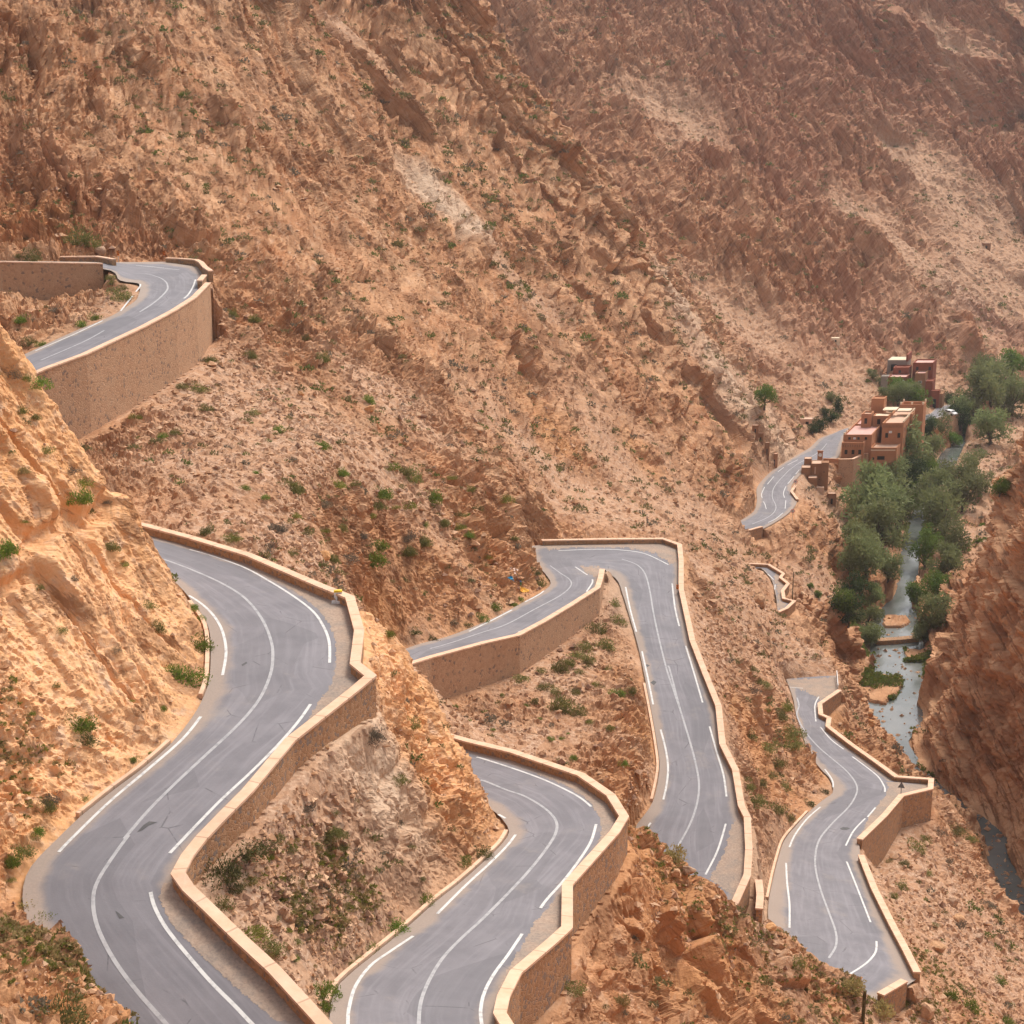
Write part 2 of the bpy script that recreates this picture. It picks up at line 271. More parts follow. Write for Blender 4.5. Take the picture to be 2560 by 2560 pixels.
# ------------------------------------------------------------------ terrain: solve a height surface through roads, ridges, cliff edges and river
def line(*pts):                              # (px,py,'z'|'h',value) -> world polyline
    return [at_z(p[0], p[1], p[3]) if p[2] == 'z' else at_h(p[0], p[1], p[3]) for p in pts]
def lz(view, *pts): return line(*[(*view(p[0], p[1]), 'z', p[2]) for p in pts])
def lh(view, *pts): return line(*[(*view(p[0], p[1]), 'h', p[2]) for p in pts])
LINES = [
    # near left cliff: crest, then its slab face
    lz(VS, (-700, -100, 88), (-300, 350, 89), (0, 770, 90.5), (60, 860, 91), (126, 928, 91.5), (180, 1010, 92), (232, 1100, 92.5), (290, 1195, 93), (358, 1306, 93.6), (424, 1440, 94.2), (470, 1520, 94)),
    lz(VS, (-80, 1150, 83), (60, 1300, 84), (160, 1430, 85.5), (260, 1560, 86.5), (350, 1660, 87)),
    lz(VS, (-100, 1650, 75.5), (60, 1750, 77), (200, 1850, 78.5), (300, 1880, 79.5)),
    # bank at the bottom left
    lh(VS, (-150, 2130, 30), (0, 2200, 31.1), (42, 2235, 31.2), (88, 2268, 31.1), (154, 2296, 30.9), (196, 2328, 30.8), (228, 2389, 30.6), (256, 2426, 30.5), (279, 2487, 30.4), (284, 2560, 30.2), (290, 2700, 29.6)),
    lh(VS, (-150, 2560, 27.6), (0, 2560, 28.2), (150, 2560, 29.)),
    lh(VS, (-100, 2060, 30.6), (0, 2080, 31.4), (40, 2130, 32.2)),
    # outcrop under the near bend
    lz(VS, (930, 1462, 100), (986, 1510, 100.5), (1019, 1561, 101), (1075, 1645, 101.5), (1117, 1756, 101.5), (1160, 1845, 100.2), (1196, 1905, 99.2), (1212, 1992, 98.4), (1240, 2048, 97.6)),
    lz(VS, (900, 1900, 85.5), (1000, 2000, 88), (1080, 2080, 90.5)),
    lz(VS, (700, 2100, 76.5), (820, 2200, 78), (900, 2270, 80)),
    lz(VS, (1000, 1800, 93), (1090, 1850, 96), (1150, 1950, 96), (1190, 2040, 95)),
    # shelf between the middle hairpin and the road below it
    lh(VS, (1330, 1720, 53.4), (1420, 1680, 53.4), (1500, 1620, 53.4)), lh(VS, (1545, 1640, 53.5), (1570, 1700, 53.8), (1588, 1800, 54.2), (1592, 1880, 54.6), (1572, 1950, 55.), (1545, 2000, 55.3)),
    lh(VS, (1180, 1850, 53.), (1300, 1890, 54.), (1450, 1950, 54.8), (1520, 2000, 55.2)),
    # slope inside the upper hairpin
    lz(VS, (180, 1060, 150), (300, 1040, 152), (500, 1000, 152), (700, 950, 172), (840, 900, 184)),
    lz(VS, (300, 1180, 122), (450, 1160, 126), (650, 1200, 124), (800, 1100, 148), (1000, 1120, 170), (1200, 1200, 182)),
    lz(VS, (450, 1290, 106.5), (650, 1320, 114), (760, 1370, 120), (850, 1390, 132), (900, 1400, 140), (960, 1400, 147), (1100, 1290, 164)),
    # rock edge above the middle road
    lz(VS, (930, 1462, 143), (995, 1505, 150), (1060, 1480, 155), (1126, 1421, 159), (1163, 1393, 163), (1243, 1360, 170), (1300, 1335, 177), (1322, 1345, 180)),
    lz(VS, (1264, 1119, 196), (1292, 1259, 186), (1318, 1335, 180)),
    # big mountain face
    lz(VS, (-300, 640, 178), (0, 610, 186), (240, 600, 190), (420, 610, 194), (540, 680, 190), (620, 800, 186)),
    lz(VS, (-400, 300, 196), (0, 300, 204), (400, 400, 218), (800, 700, 224), (1000, 900, 212), (1150, 1050, 204)),
    lz(VS, (-400, -100, 214), (0, 0, 220), (400, 100, 256), (800, 400, 274), (1200, 700, 286), (1500, 950, 300), (1640, 1100, 318)),
    lz(VS, (400, -400, 300), (800, 0, 322), (1200, 400, 332), (1500, 720, 344), (1700, 950, 362), (1800, 1080, 372)),
    lz(VS, (900, -400, 372), (1165, 0, 376), (1325, 225, 380), (1457, 384, 384), (1590, 596, 388), (1762, 848, 391), (1908, 1033, 396), (2000, 1110, 402), (2032, 1112, 405)),
    lz(VS, (1340, 1300, 214), (1400, 1250, 232), (1500, 1200, 262), (1650, 1200, 292), (1800, 1250, 316)),
    lz(VS, (1335, 1338, 205), (1500, 1332, 212), (1660, 1328, 216)),
    lz(VS, (1720, 1340, 220), (1770, 1350, 256), (1795, 1352, 285)),
    # slope right of the straight road
    lz(VS, (1800, 1440, 212), (1860, 1480, 226), (1905, 1500, 240), (1935, 1535, 250)),
    lz(VS, (1800, 1560, 186), (1850, 1600, 197), (1910, 1640, 207), (1955, 1680, 214)),
    lz(VS, (1840, 1720, 165), (1900, 1750, 178), (1960, 1770, 190), (1984, 1790, 195)),
    lz(VS, (1984, 1790, 196), (1998, 1825, 189), (1987, 1836, 187), (1950, 1898, 173), (1935, 1950, 165), (1928, 1968, 160.5), (1918, 2027, 151.5), (1904, 2047, 147.5), (1896, 2090, 142), (1892, 2140, 138)),
    # layered hump above the end of the right road and the slope to the small parapet
    lz(VS, (1967, 1644, 223), (1992, 1623, 223), (2025, 1602, 223), (2058, 1615, 223), (2091, 1660, 221), (2106, 1690, 219)),
    lz(VS, (1960, 1580, 240), (2010, 1570, 248), (2060, 1560, 258)),
    # ledge between the right road and the river
    lz(VS, (2085, 1600, 262), (2120, 1656, 262), (2133, 1685, 260), (2160, 1740, 252), (2188, 1788, 246), (2176, 1830, 238), (2200, 1858, 234), (2257, 1892, 225), (2286, 1937, 215)),
    lz(VS, (2104, 1735, 221), (2120, 1780, 215), (2140, 1830, 206)),
    lh(VS, (2338, 1968, 75.8), (2395, 1997, 79.), (2415, 2032, 82.), (2420, 2097, 84.), (2479, 2196, 86.), (2519, 2271, 86.), (2546, 2305, 86.), (2541, 2444, 82.), (2559, 2559, 80.), (2600, 2700, 79.)),
    lh(VS, (2250, 2080, 74.5), (2300, 2200, 74.), (2380, 2330, 74.), (2420, 2450, 73.)),
    lh(VS, (2330, 2040, 77.), (2400, 2180, 80.), (2470, 2320, 80.)),
    # left bank rocks up the river
    lz(VS, (2040, 1490, 280), (2075, 1515, 290), (2104, 1548, 294), (2133, 1582, 297), (2162, 1615, 298), (2186, 1643, 299)),
    lz(VS, (2000, 1360, 318), (2060, 1400, 330), (2110, 1440, 338)), lz(VS, (2060, 1260, 372), (2120, 1330, 372), (2170, 1400, 352)),
    lz(VS, (2030, 1215, 376), (2110, 1230, 396), (2190, 1250, 402)),
    # right hand cliff: arete, face, buttress, far side
    lz(VS, (2292, 1770, 281), (2290, 1724, 282), (2300, 1688, 281), (2331, 1600, 279), (2382, 1492, 277), (2410, 1400, 275), (2450, 1310, 273), (2498, 1250, 272), (2523, 1185, 271), (2545, 1100, 270), (2540, 1010, 269), (2560, 966, 267), (2650, 800, 262), (2800, 600, 258), (3200, 200, 250)),
    lz(VS, (2330, 1800, 268), (2400, 1640, 259), (2470, 1450, 252), (2560, 1250, 246), (2700, 950, 240), (3200, 400, 225)),
    lz(VS, (2340, 1890, 256), (2420, 1800, 252), (2480, 1700, 246), (2600, 1500, 233), (3000, 1100, 212)),
    lz(VS, (2440, 1960, 249), (2490, 1985, 244), (2512, 1950, 242.5), (2519, 1848, 241), (2560, 1764, 234), (2700, 1600, 222)),
    lz(VS, (2550, 2090, 231), (2600, 1980, 226), (2800, 1800, 208)),
    lh(VS, (2440, 1064, 93.5), (2500, 1022, 94.), (2420, 1060, 93.2)),
    lh(VS, (2350, 1500, 99.), (2420, 1400, 98.5), (2480, 1320, 98.), (2560, 1250, 97.5), (2700, 1200, 96.)),
    # valley floor beyond
    lh(VS, (2440, 1230, 98.8), (2500, 1160, 98.), (2560, 1090, 97.5), (2640, 1010, 97.)), lh(VS, (2420, 1090, 97.8), (2500, 1030, 97.2), (2600, 960, 96.5)),
    lh(VS, (2480, 985, 93.), (2560, 955, 92.5), (2700, 930, 92.)),
    # foreground spur under the lower middle bend
    lh(VS, (1572, 2045, 43.8), (1640, 2085, 46.4), (1720, 2136, 49.3), (1800, 2208, 52.3), (1900, 2283, 55.5), (2000, 2343, 57.8), (2100, 2400, 60.0), (2190, 2458, 62.4)),
    lz(VS, (1480, 2250, 89.5), (1560, 2300, 94), (1680, 2330, 99.5), (1800, 2400, 104.5), (1950, 2470, 110.5)),
    lz(VS, (1340, 2560, 74), (1420, 2560, 78), (1500, 2560, 83), (1700, 2560, 92), (1900, 2560, 101), (2100, 2560, 112), (2300, 2560, 119), (2450, 2560, 129)),
    lz(VS, (1350, 2750, 66), (1600, 2750, 76), (1900, 2750, 90), (2200, 2750, 104), (2500, 2750, 122)),
    # far mountain across the valley
    lz(VS, (1960, 1075, 428), (2030, 1060, 432), (2100, 1040, 440), (2200, 1015, 462), (2280, 1005, 480)),
    lz(VS, (1900, 960, 452), (2020, 960, 462), (2110, 985, 462), (2180, 975, 470), (2260, 965, 478), (2330, 970, 482), (2370, 985, 488), (2440, 940, 520), (2540, 890, 560), (2700, 860, 600)),
    lz(VS, (1600, 500, 520), (1750, 700, 500), (1900, 860, 480), (2050, 870, 492), (2200, 850, 512), (2350, 820, 540), (2500, 800, 590), (2700, 790, 640)),
    lz(VS, (1150, 0, 640), (1300, 50, 645), (1450, 150, 640), (1600, 300, 610), (1700, 500, 560), (2000, 650, 545), (2300, 650, 590), (2560, 620, 680)),
    lz(VS, (1300, -300, 760), (1700, 0, 740), (1900, 200, 690), (2100, 380, 660), (2300, 400, 690), (2560, 330, 800), (2800, 400, 900)),
    lz(VS, (1700, -400, 860), (2000, -150, 820), (2200, 60, 745), (2400, 150, 770), (2560, 200, 820)),
    lz(VS, (1900, -650, 900), (2150, -300, 860), (2380, -70, 820), (2452, 10, 815), (2510, 52, 812), (2560, 95, 812), (2700, 230, 830), (2900, 330, 860)),
    lz(VS, (1700, -500, 1130), (2100, -400, 1140), (2400, -330, 1150), (2560, -300, 1150), (3200, -100, 1180)), lz(VS, (2300, 60, 1050), (2500, 130, 1050), (2800, 300, 1080)),
    # ground below the viewpoint, under the frame
    [Vector((x, 14, CAMZ-16-abs(x)*.02)) for x in (-90, -40, 0, 40, 90)], [Vector((x, 34, CAMZ-31)) for x in (0, 30, 70, 120)],
    [Vector((x, 52, CAMZ-46)) for x in (12, 40, 80, 130)], [Vector((x, 40, CAMZ-24)) for x in (-80, -40, -22)],
]
NOISE_LOCK = []
class Grid:
    def __init__(s, x0, x1, y0, y1, d):
        s.x0, s.y0, s.d = x0, y0, d; s.nx = int((x1-x0)/d)+1; s.ny = int((y1-y0)/d)+1
        s.val = np.zeros((s.ny, s.nx)); s.fix = np.zeros((s.ny, s.nx), bool); s.lock = np.zeros((s.ny, s.nx), np.float32)
        s.acc = np.zeros((s.ny, s.nx)); s.cnt = np.zeros((s.ny, s.nx))
    def ij(s, P):
        i = np.rint((P[:, 0]-s.x0)/s.d).astype(int); j = np.rint((P[:, 1]-s.y0)/s.d).astype(int)
        ok = (i >= 0) & (i < s.nx) & (j >= 0) & (j < s.ny)
        return j[ok], i[ok], ok
    def put(s, P, override=True, lock=0., low=False):
        P = np.asarray([tuple(p) for p in P]) if not isinstance(P, np.ndarray) else P
        if not len(P): return
        j, i, ok = s.ij(P); z = P[ok, 2]
        if override:
            acc = np.zeros_like(s.val); cnt = np.zeros_like(s.val)
            np.add.at(acc, (j, i), z); np.add.at(cnt, (j, i), 1); m = cnt > 0
            s.val[m] = acc[m]/cnt[m]; s.fix |= m
            if lock: s.lock[m] = np.maximum(s.lock[m], lock)
    def solve(s):
        # multigrid-style: coarse to fine Laplace relaxation through the fixed cells
        levels = [(s.val, s.fix)]
        while min(levels[-1][0].shape) > 12:
            v, f = levels[-1]; ny, nx = (v.shape[0]+1)//2, (v.shape[1]+1)//2
            a = np.zeros((ny*2, nx*2)); c = np.zeros((ny*2, nx*2))
            a[:v.shape[0], :v.shape[1]] = np.where(f, v, 0); c[:v.shape[0], :v.shape[1]] = f
            a = a.reshape(ny, 2, nx, 2).sum((1, 3)); c = c.reshape(ny, 2, nx, 2).sum((1, 3))
            levels.append((np.where(c > 0, a/np.maximum(c, 1), 0), c > 0))
        u = None
        for v, f in levels[::-1]:
            if u is None: u = np.full(v.shape, v[f].mean() if f.any() else 0.)
            else:
                u = np.repeat(np.repeat(u, 2, 0), 2, 1)[:v.shape[0], :v.shape[1]].copy()
            u[f] = v[f]; free = ~f
            jj, ii = np.indices(v.shape); red = ((jj+ii) & 1) == 0
            ms = (free & red, free & ~red)
            n_it = 70 if v.size > 60000 else 160
            for it in range(n_it):
                for m in ms:
                    p = np.pad(u, 1, mode='edge')
                    av = (p[:-2, 1:-1]+p[2:, 1:-1]+p[1:-1, :-2]+p[1:-1, 2:])*.25
                    u = np.where(m, u+1.55*(av-u), u)
        s.val = u
    def __call__(s, x, y, arr=None):
        a = s.val if arr is None else arr
        fx = np.clip((x-s.x0)/s.d, 0, s.nx-1.001); fy = np.clip((y-s.y0)/s.d, 0, s.ny-1.001)
        i = fx.astype(int); j = fy.astype(int); u = fx-i; v = fy-j
        return (a[j, i]*(1-u)+a[j, i+1]*u)*(1-v)+(a[j+1, i]*(1-u)+a[j+1, i+1]*u)*v
def sample_poly(P, step):
    out = []
    for a, b in zip(P[:-1], P[1:]):
        n = max(1, int((b-a).length/step))
        out += [a.lerp(b, k/n) for k in range(n)]
    return out+[P[-1]]
def sample_strip(L, Q, step, dz=0.):
    out = []
    for i in range(len(L)-1):
        n = max(1, int(max((L[i+1]-L[i]).length, (Q[i+1]-Q[i]).length)/step)); wdt = max((Q[i]-L[i]).length, (Q[i+1]-L[i+1]).length); m = max(1, int(wdt/step))
        for k in range(n):
            a = L[i].lerp(L[i+1], k/n); b = Q[i].lerp(Q[i+1], k/n)
            for q in range(m+1):
                p = a.lerp(b, q/m); out.append((p.x, p.y, p.z+dz))
    return np.array(out)
def wall_line(spec):
    rd, side, i0, i1, base, label, kind = spec
    rows = ROADS[rd][0][i0:i1+1]
    pts = [r[side].copy() for r in rows]; inn = [r[1-side].copy() for r in rows]
    return pts, inn, base
def offset_line(P, inn, d):
    """Offset a plan polyline away from the inner side by d, mitred."""
    n = len(P); ns = []
    for i in range(n-1):
        t = (P[i+1]-P[i]); t.z = 0; t.normalize(); nn = Vector((t.y, -t.x, 0))
        mid = (P[i]+P[i+1])*.5-(inn[i]+inn[i+1])*.5
        ns.append(nn)
    # consistent side: sum of votes
    vote = sum(ns[i].dot((P[i]+P[i+1])*.5-(inn[i]+inn[i+1])*.5) for i in range(n-1))
    if vote < 0: ns = [-q for q in ns]
    out = []
    for i in range(n):
        a = ns[max(i-1, 0)]; b = ns[min(i, n-2)]
        m = (a+b); 
        if m.length < .2: m = a.copy()
        m.normalize(); k = min(1/max(m.dot(a), .35), 2.2)
        out.append(P[i]+m*d*k)
    return out
def smoothed(P, it=1):                        # Chaikin-free: wall lines keep their corners
    return P
def fill(g, step):
    for P in LINES: g.put(sample_poly(P, step))
    # river bed and its banks
    L, Q = dense(RIVER, 2., True, True)
    g.put(sample_strip(L, Q, step, -.7), lock=.9)
    for P, I in ((L, Q), (Q, L)):
        o = offset_line(P, I, 2.2); g.put(sample_poly([p+Vector((0, 0, .5)) for p in o], step))
    for A, B, hb in (([V8(985, 925), V8(965, 1020), V8(1015, 1085)], [V8(1195, 935), V8(1185, 1000), V8(1085, 1098)], 102.95), ([V8(1100, 565), V8(1085, 600), V8(1100, 640)], [V8(1225, 575), V8(1235, 610), V8(1190, 640)], 102.15), ([V8(1215, 770), V8(1230, 850)], [V8(1320, 780), V8(1330, 850)], 102.75)):
        g.put(sample_strip([at_h(*p, hb) for p in A], [at_h(*p, hb) for p in B], step), lock=.6)
    # cut side of each road: a level verge, then walls: a drop outside
    for k, (rows, a, b) in ROADS.items():
        L, Q = DENSE[k]
        g.put(sample_strip(L, Q, step, -.22), lock=1.)
        for P, I in ((L, Q), (Q, L)):
            o = offset_line(P, I, .35); g.put(sample_poly([p+Vector((0, 0, -.05)) for p in o], step), lock=1.)
    for k, (rows, a, b) in ROADS.items():
        L, Q = DENSE[k]; g.put(sample_strip(L, Q, step, -.22), lock=1.)
    for spec in WALLS:
        P, I, base = wall_line(spec)
        for d in (-.95, -.7, -.45, -.2, .1, .4, .8):
            o = offset_line(P, I, d); o = [Vector((p.x, p.y, q.z-bb)) for p, q, bb in zip(o, P, base)]
            g.put(sample_poly(o, step), lock=1. if d < .5 else .7)
    # upper road wall, seen at the left edge
    rows = ROAD_A[:3]; P = [r[0] for r in rows]; I = [r[1] for r in rows]
    for d in (-.9, -.6, -.3, .1, .5, .9):
        o = [Vector((p.x, p.y, p.z-3.2)) for p in offset_line(P, I, d)]; g.put(sample_poly(o, step), lock=1.)
coarse = Grid(-520, 600, -10, 1330, 4.); fill(coarse, 1.5); coarse.solve()
fine = Grid(-165, 190, 8, 520, .6)
bx = np.zeros((fine.ny, fine.nx), bool); bx[0, :] = bx[-1, :] = True; bx[:, 0] = bx[:, -1] = True
jj, ii = np.nonzero(bx); fine.val[jj, ii] = coarse(fine.x0+ii*fine.d, fine.y0+jj*fine.d); fine.fix |= bx
fill(fine, .3); fine.solve()
def blur(a, r, n=2):
    for _ in range(n):
        for ax in (0, 1):
            c = np.cumsum(np.pad(a, [(r+1, r) if q == ax else (0, 0) for q in (0, 1)], mode='edge'), axis=ax)
            a = (np.take(c, range(2*r+1, c.shape[ax]), axis=ax)-np.take(c, range(0, c.shape[ax]-2*r-1), axis=ax))/(2*r+1)
    return a
# soften the creases away from roads
lk = np.clip(blur(fine.lock, 3)*2.2, 0, 1)
fine.val = np.where(fine.lock > .9, fine.val, fine.val*lk+blur(fine.val, 2)*(1-lk))
fine.lockb = np.maximum(np.clip(blur(fine.lock, 2, 2)*1.6, 0, 1), fine.lock)
fine.locks = blur(fine.lock, 7, 2)           # wide halo used for tinting verges
near = Grid(-34, 44, 44, 182, .24)
bx = np.zeros((near.ny, near.nx), bool); bx[0, :] = bx[-1, :] = True; bx[:, 0] = bx[:, -1] = True
jj, ii = np.nonzero(bx); near.val[jj, ii] = fine(near.x0+ii*near.d, near.y0+jj*near.d); near.fix |= bx
fill(near, .13); near.solve()
lk = np.clip(blur(near.lock, 6)*2.2, 0, 1)
near.val = np.where(near.lock > .9, near.val, near.val*lk+blur(near.val, 5)*(1-lk))
near.lockb = np.maximum(np.clip(blur(near.lock, 4, 2)*1.6, 0, 1), near.lock)
def in_near(x, y): return (x > near.x0) & (x < near.x0+(near.nx-1)*near.d) & (y > near.y0) & (y < near.y0+(near.ny-1)*near.d)
def in_fine(x, y): return (x > fine.x0) & (x < fine.x0+(fine.nx-1)*fine.d) & (y > fine.y0) & (y < fine.y0+(fine.ny-1)*fine.d)
def H(x, y): return np.where(in_near(x, y), near(x, y), np.where(in_fine(x, y), fine(x, y), coarse(x, y)))
def LOCK(x, y): return np.where(in_near(x, y), near(x, y, near.lockb), np.where(in_fine(x, y), fine(x, y, fine.lockb), 0.))
# ------------------------------------------------------------------ noise in numpy
def hsh(ix, iy, iz, seed=0):
    h = (ix.astype(np.int64)*73856093) ^ (iy.astype(np.int64)*19349663) ^ (iz.astype(np.int64)*83492791) ^ (seed*2654435761)
    h = h & 0xffffffff; h ^= h >> 15; h = (h*0x2c1b3c6d) & 0xffffffff; h ^= h >> 12; h = (h*0x297a2d39) & 0xffffffff; h ^= h >> 15
    return h
def hf(h): return (h & 0xffff).astype(np.float32)/65535.
def vnoise(p, seed=0):                        # value noise, -1..1
    f = np.floor(p); i = f.astype(np.int64); t = (p-f).astype(np.float32); t = t*t*t*(t*(t*6-15)+10)
    out = 0
    for dx in (0, 1):
        wx = t[:, 0] if dx else 1-t[:, 0]
        for dy in (0, 1):
            wy = wx*(t[:, 1] if dy else 1-t[:, 1])
            for dz in (0, 1):
                out = out+wy*(t[:, 2] if dz else 1-t[:, 2])*hf(hsh(i[:, 0]+dx, i[:, 1]+dy, i[:, 2]+dz, seed))
    return out*2-1
def fbm(p, octv=4, gain=.5, lac=2.03, seed=0, ridged=False):
    a = 1.; s = 0.; tot = 0.
    for o in range(octv):
        v = vnoise(p*(lac**o)+o*17.3, seed+o)
        if ridged: v = 1-2*np.abs(v)
        s = s+a*v; tot += a; a *= gain
    return s/tot
def blocks(p, seed=0, tilt=.9, crack=.2):
    """Faceted rock: every cell of a jittered lattice is a tilted plane with its own height. Returns height and a cell hash."""
    q = p-.5; f = np.floor(q).astype(np.int64); best = np.full(len(p), 1e9, np.float32); sec = best.copy(); val = np.zeros(len(p), np.float32); hv = np.zeros(len(p), np.float32)
    for dx in (0, 1):
        for dy in (0, 1):
            for dz in (0, 1):
                ix, iy, iz = f[:, 0]+dx, f[:, 1]+dy, f[:, 2]+dz
                h = hsh(ix, iy, iz, seed); a = hf(h); b = hf(h >> 8); c = hf(h >> 16)
                ddx = p[:, 0]-(ix+.5+(a-.5)*.8); ddy = p[:, 1]-(iy+.5+(b-.5)*.8); ddz = p[:, 2]-(iz+.5+(c-.5)*.8)
                d = (ddx*ddx+ddy*ddy+ddz*ddz).astype(np.float32)
                m = d < best
                sec = np.where(m, best, np.minimum(sec, d))
                h2 = hsh(ix, iy, iz, seed+91); g0 = hf(h2); g1 = hf(h2 >> 7)-.5; g2 = hf(h2 >> 13)-.5; g3 = hf(h2 >> 16)-.5
                v = (g0-.5)+tilt*(g1*ddx+g2*ddy+g3*ddz)*1.6
                best[m] = d[m]; val[m] = v[m]; hv[m] = g0[m]
    wd = np.clip((np.sqrt(sec)-np.sqrt(best))/crack, 0, 1); wd = wd*wd*(3-2*wd)
    return val*wd-.22*(1-wd), hv
# ------------------------------------------------------------------ terrain mesh: refine a triangle net until its edges are small in the view, then displace rock
SRES = 1024/2560
def refine(T_PX):
    d = 9.
    xs = np.arange(-500, 580, d); ys = np.arange(4, 1322, d)
    X, Y = np.meshgrid(xs, ys); vx = X.ravel(); vy = Y.ravel(); nx, ny = len(xs), len(ys)
    j, i = np.meshgrid(np.arange(ny-1), np.arange(nx-1), indexing='ij'); a = (j*nx+i).ravel(); b = a+1; c = a+nx; e = c+1
    alt = ((i+j) & 1).ravel() == 0
    t1 = np.where(alt[:, None], np.c_[a, b, e], np.c_[a, b, c]); t2 = np.where(alt[:, None], np.c_[a, e, c], np.c_[b, e, c])
    tris = np.r_[t1, t2]
    cxm = vx[tris].mean(1); cym = vy[tris].mean(1)
    keep = np.abs(cxm) < .52*cym+95
    tris = tris[keep]
    vz = H(vx, vy)
    for it in range(14):
        P = np.c_[vx, vy, vz]; pr = project(P); px, py, dep = pr[:, 0], pr[:, 1], np.maximum(pr[:, 2], 6.)
        inside = (px > -170) & (px < 2730) & (py > -170) & (py < 2730) & (pr[:, 2] > 20)
        E = np.sort(np.r_[tris[:, [0, 1]], tris[:, [1, 2]], tris[:, [2, 0]]], axis=1)
        key = E[:, 0].astype(np.int64)*len(vx)+E[:, 1]
        uk, inv = np.unique(key, return_inverse=True); u0 = uk//len(vx); u1 = uk % len(vx)
        wl = np.linalg.norm(P[u0]-P[u1], axis=1); ddep = np.minimum(dep[u0], dep[u1])
        scr = np.hypot(px[u0]-px[u1], py[u0]-py[u1])*SRES; ang = wl*FPX*SRES/ddep
        vis = inside[u0] | inside[u1]
        # facing: triangles turned away from the camera need less
        n = np.cross(P[tris[:, 1]]-P[tris[:, 0]], P[tris[:, 2]]-P[tris[:, 0]]); ctr = P[tris].mean(1); vw = np.array([0, 0, CAMZ])-ctr
        away = (n*vw).sum(1)/(np.linalg.norm(n, axis=1)*np.linalg.norm(vw, axis=1)+1e-9) < -.12
        ef = np.zeros(len(uk), bool); np.logical_or.at(ef, inv[np.tile(~away, 3)], True)
        m = np.where(vis, np.maximum(scr, .55*ang), ang*.16)
        m = np.where(ef, m, m*.3)
        if it >= 5:                             # surfaces hidden behind nearer ground stay coarse
            q = 160; bi = np.clip(((px+200)/2960*q).astype(int), 0, q-1); bj = np.clip(((py+200)/2960*q).astype(int), 0, q-1)
            zb = np.full((q, q), 1e9); ok_ = pr[:, 2] > 20; np.minimum.at(zb, (bj[ok_], bi[ok_]), pr[ok_, 2])
            zp_ = np.pad(zb, 1, mode='edge'); zm = np.max([zp_[a_:a_+q, b_:b_+q] for a_ in range(3) for b_ in range(3)], axis=0)
            hid = pr[:, 2] > zm[bj, bi]*1.06+4; m = np.where(hid[u0] & hid[u1], m*.22, m)
        mark = (m > T_PX) & (wl > .09)
        if not mark.any(): break
        nid = np.full(len(uk), -1, np.int64); nid[mark] = len(vx)+np.arange(mark.sum())
        mx = (vx[u0[mark]]+vx[u1[mark]])/2; my = (vy[u0[mark]]+vy[u1[mark]])/2
        vx = np.r_[vx, mx]; vy = np.r_[vy, my]; vz = np.r_[vz, H(mx, my)]
        nt_ = len(tris); me = nid[inv]; m01, m12, m20 = me[:nt_], me[nt_:2*nt_], me[2*nt_:]
        k = (m01 >= 0).astype(int)+(m12 >= 0)+(m20 >= 0); out = [tris[k == 0]]
        A, B, C = tris[:, 0], tris[:, 1], tris[:, 2]
        s = k == 3
        out += [np.c_[A[s], m01[s], m20[s]], np.c_[m01[s], B[s], m12[s]], np.c_[m20[s], m12[s], C[s]], np.c_[m01[s], m12[s], m20[s]]]
        for r in range(3):
            a_, b_, c_2 = (A, B, C) if r == 0 else ((B, C, A) if r == 1 else (C, A, B))
            ab, bc, ca = (m01, m12, m20) if r == 0 else ((m12, m20, m01) if r == 1 else (m20, m01, m12))
            s = (k == 1) & (ab >= 0)
            out += [np.c_[a_[s], ab[s], c_2[s]], np.c_[ab[s], b_[s], c_2[s]]]
            s = (k == 2) & (ca < 0)
            out += [np.c_[ab[s], b_[s], bc[s]], np.c_[a_[s], ab[s], bc[s]], np.c_[a_[s], bc[s], c_2[s]]]
        tris = np.concatenate(out)
        if len(vx) > 4000000: break
    used = np.unique(tris); re = np.full(len(vx), -1, np.int64); re[used] = np.arange(len(used))
    return vx[used], vy[used], vz[used], re[tris]
def zone(x, y, pts):                          # soft union of world discs (point, radius)
    z = np.zeros(len(x), np.float32)
    for p, r in pts:
        z = np.maximum(z, np.clip(1.5-1.5*np.hypot(x-p.x, (y-p.y)*.8)/r, 0, 1))
    return z
def zp(*pts): return [(at_z(px, py, Z), r) for px, py, Z, r in pts]
def sstep(a, b, x):
    t = np.clip((x-a)/(b-a), 0, 1); return t*t*(3-2*t)
BED = np.array([.74, -.18, .65]); BED /= np.linalg.norm(BED)       # bedding dips steeply to the right
BT = np.cross(BED, [0, 1, 0]); BT /= np.linalg.norm(BT); BS = np.cross(BED, BT)
SCREE = zp((560, 1000, 160, 16), (800, 1150, 150, 22), (950, 1230, 150, 20), (700, 1330, 116, 12), (900, 1380, 130, 12), (560, 1180, 130, 10), (400, 960, 160, 10), (1150, 1290, 160, 12),
    (1500, 1290, 240, 26), (1700, 1290, 280, 26), (1850, 1560, 205, 20), (1830, 1700, 178, 16), (1880, 1850, 165, 14), (1900, 1480, 235, 18), (1960, 1600, 225, 14),
    (1130, 1750, 135, 15), (1250, 1700, 138, 17), (1400, 1650, 150, 15), (1500, 1800, 140, 10), (2300, 2200, 160, 30), (2200, 2540, 120, 10), (2000, 2520, 114, 6), (650, 2230, 72, 5), (800, 2350, 80, 5), (560, 2080, 69, 3),
    (2200, 560, 600, 34), (2300, 480, 680, 36), (2450, 620, 660, 46), (2480, 720, 620, 40), (1650, 250, 610, 30), (1850, 780, 480, 25), (1720, 850, 380, 14), (1880, 1030, 396, 10), (2400, 150, 760, 30),
    (2050, 1330, 370, 20), (2100, 1480, 310, 16), (900, 200, 330, 10), (1300, 600, 300, 9), (1000, 1000, 190, 12), (2420, 1150, 440, 80), (2480, 1250, 400, 60), (2480, 950, 520, 50))
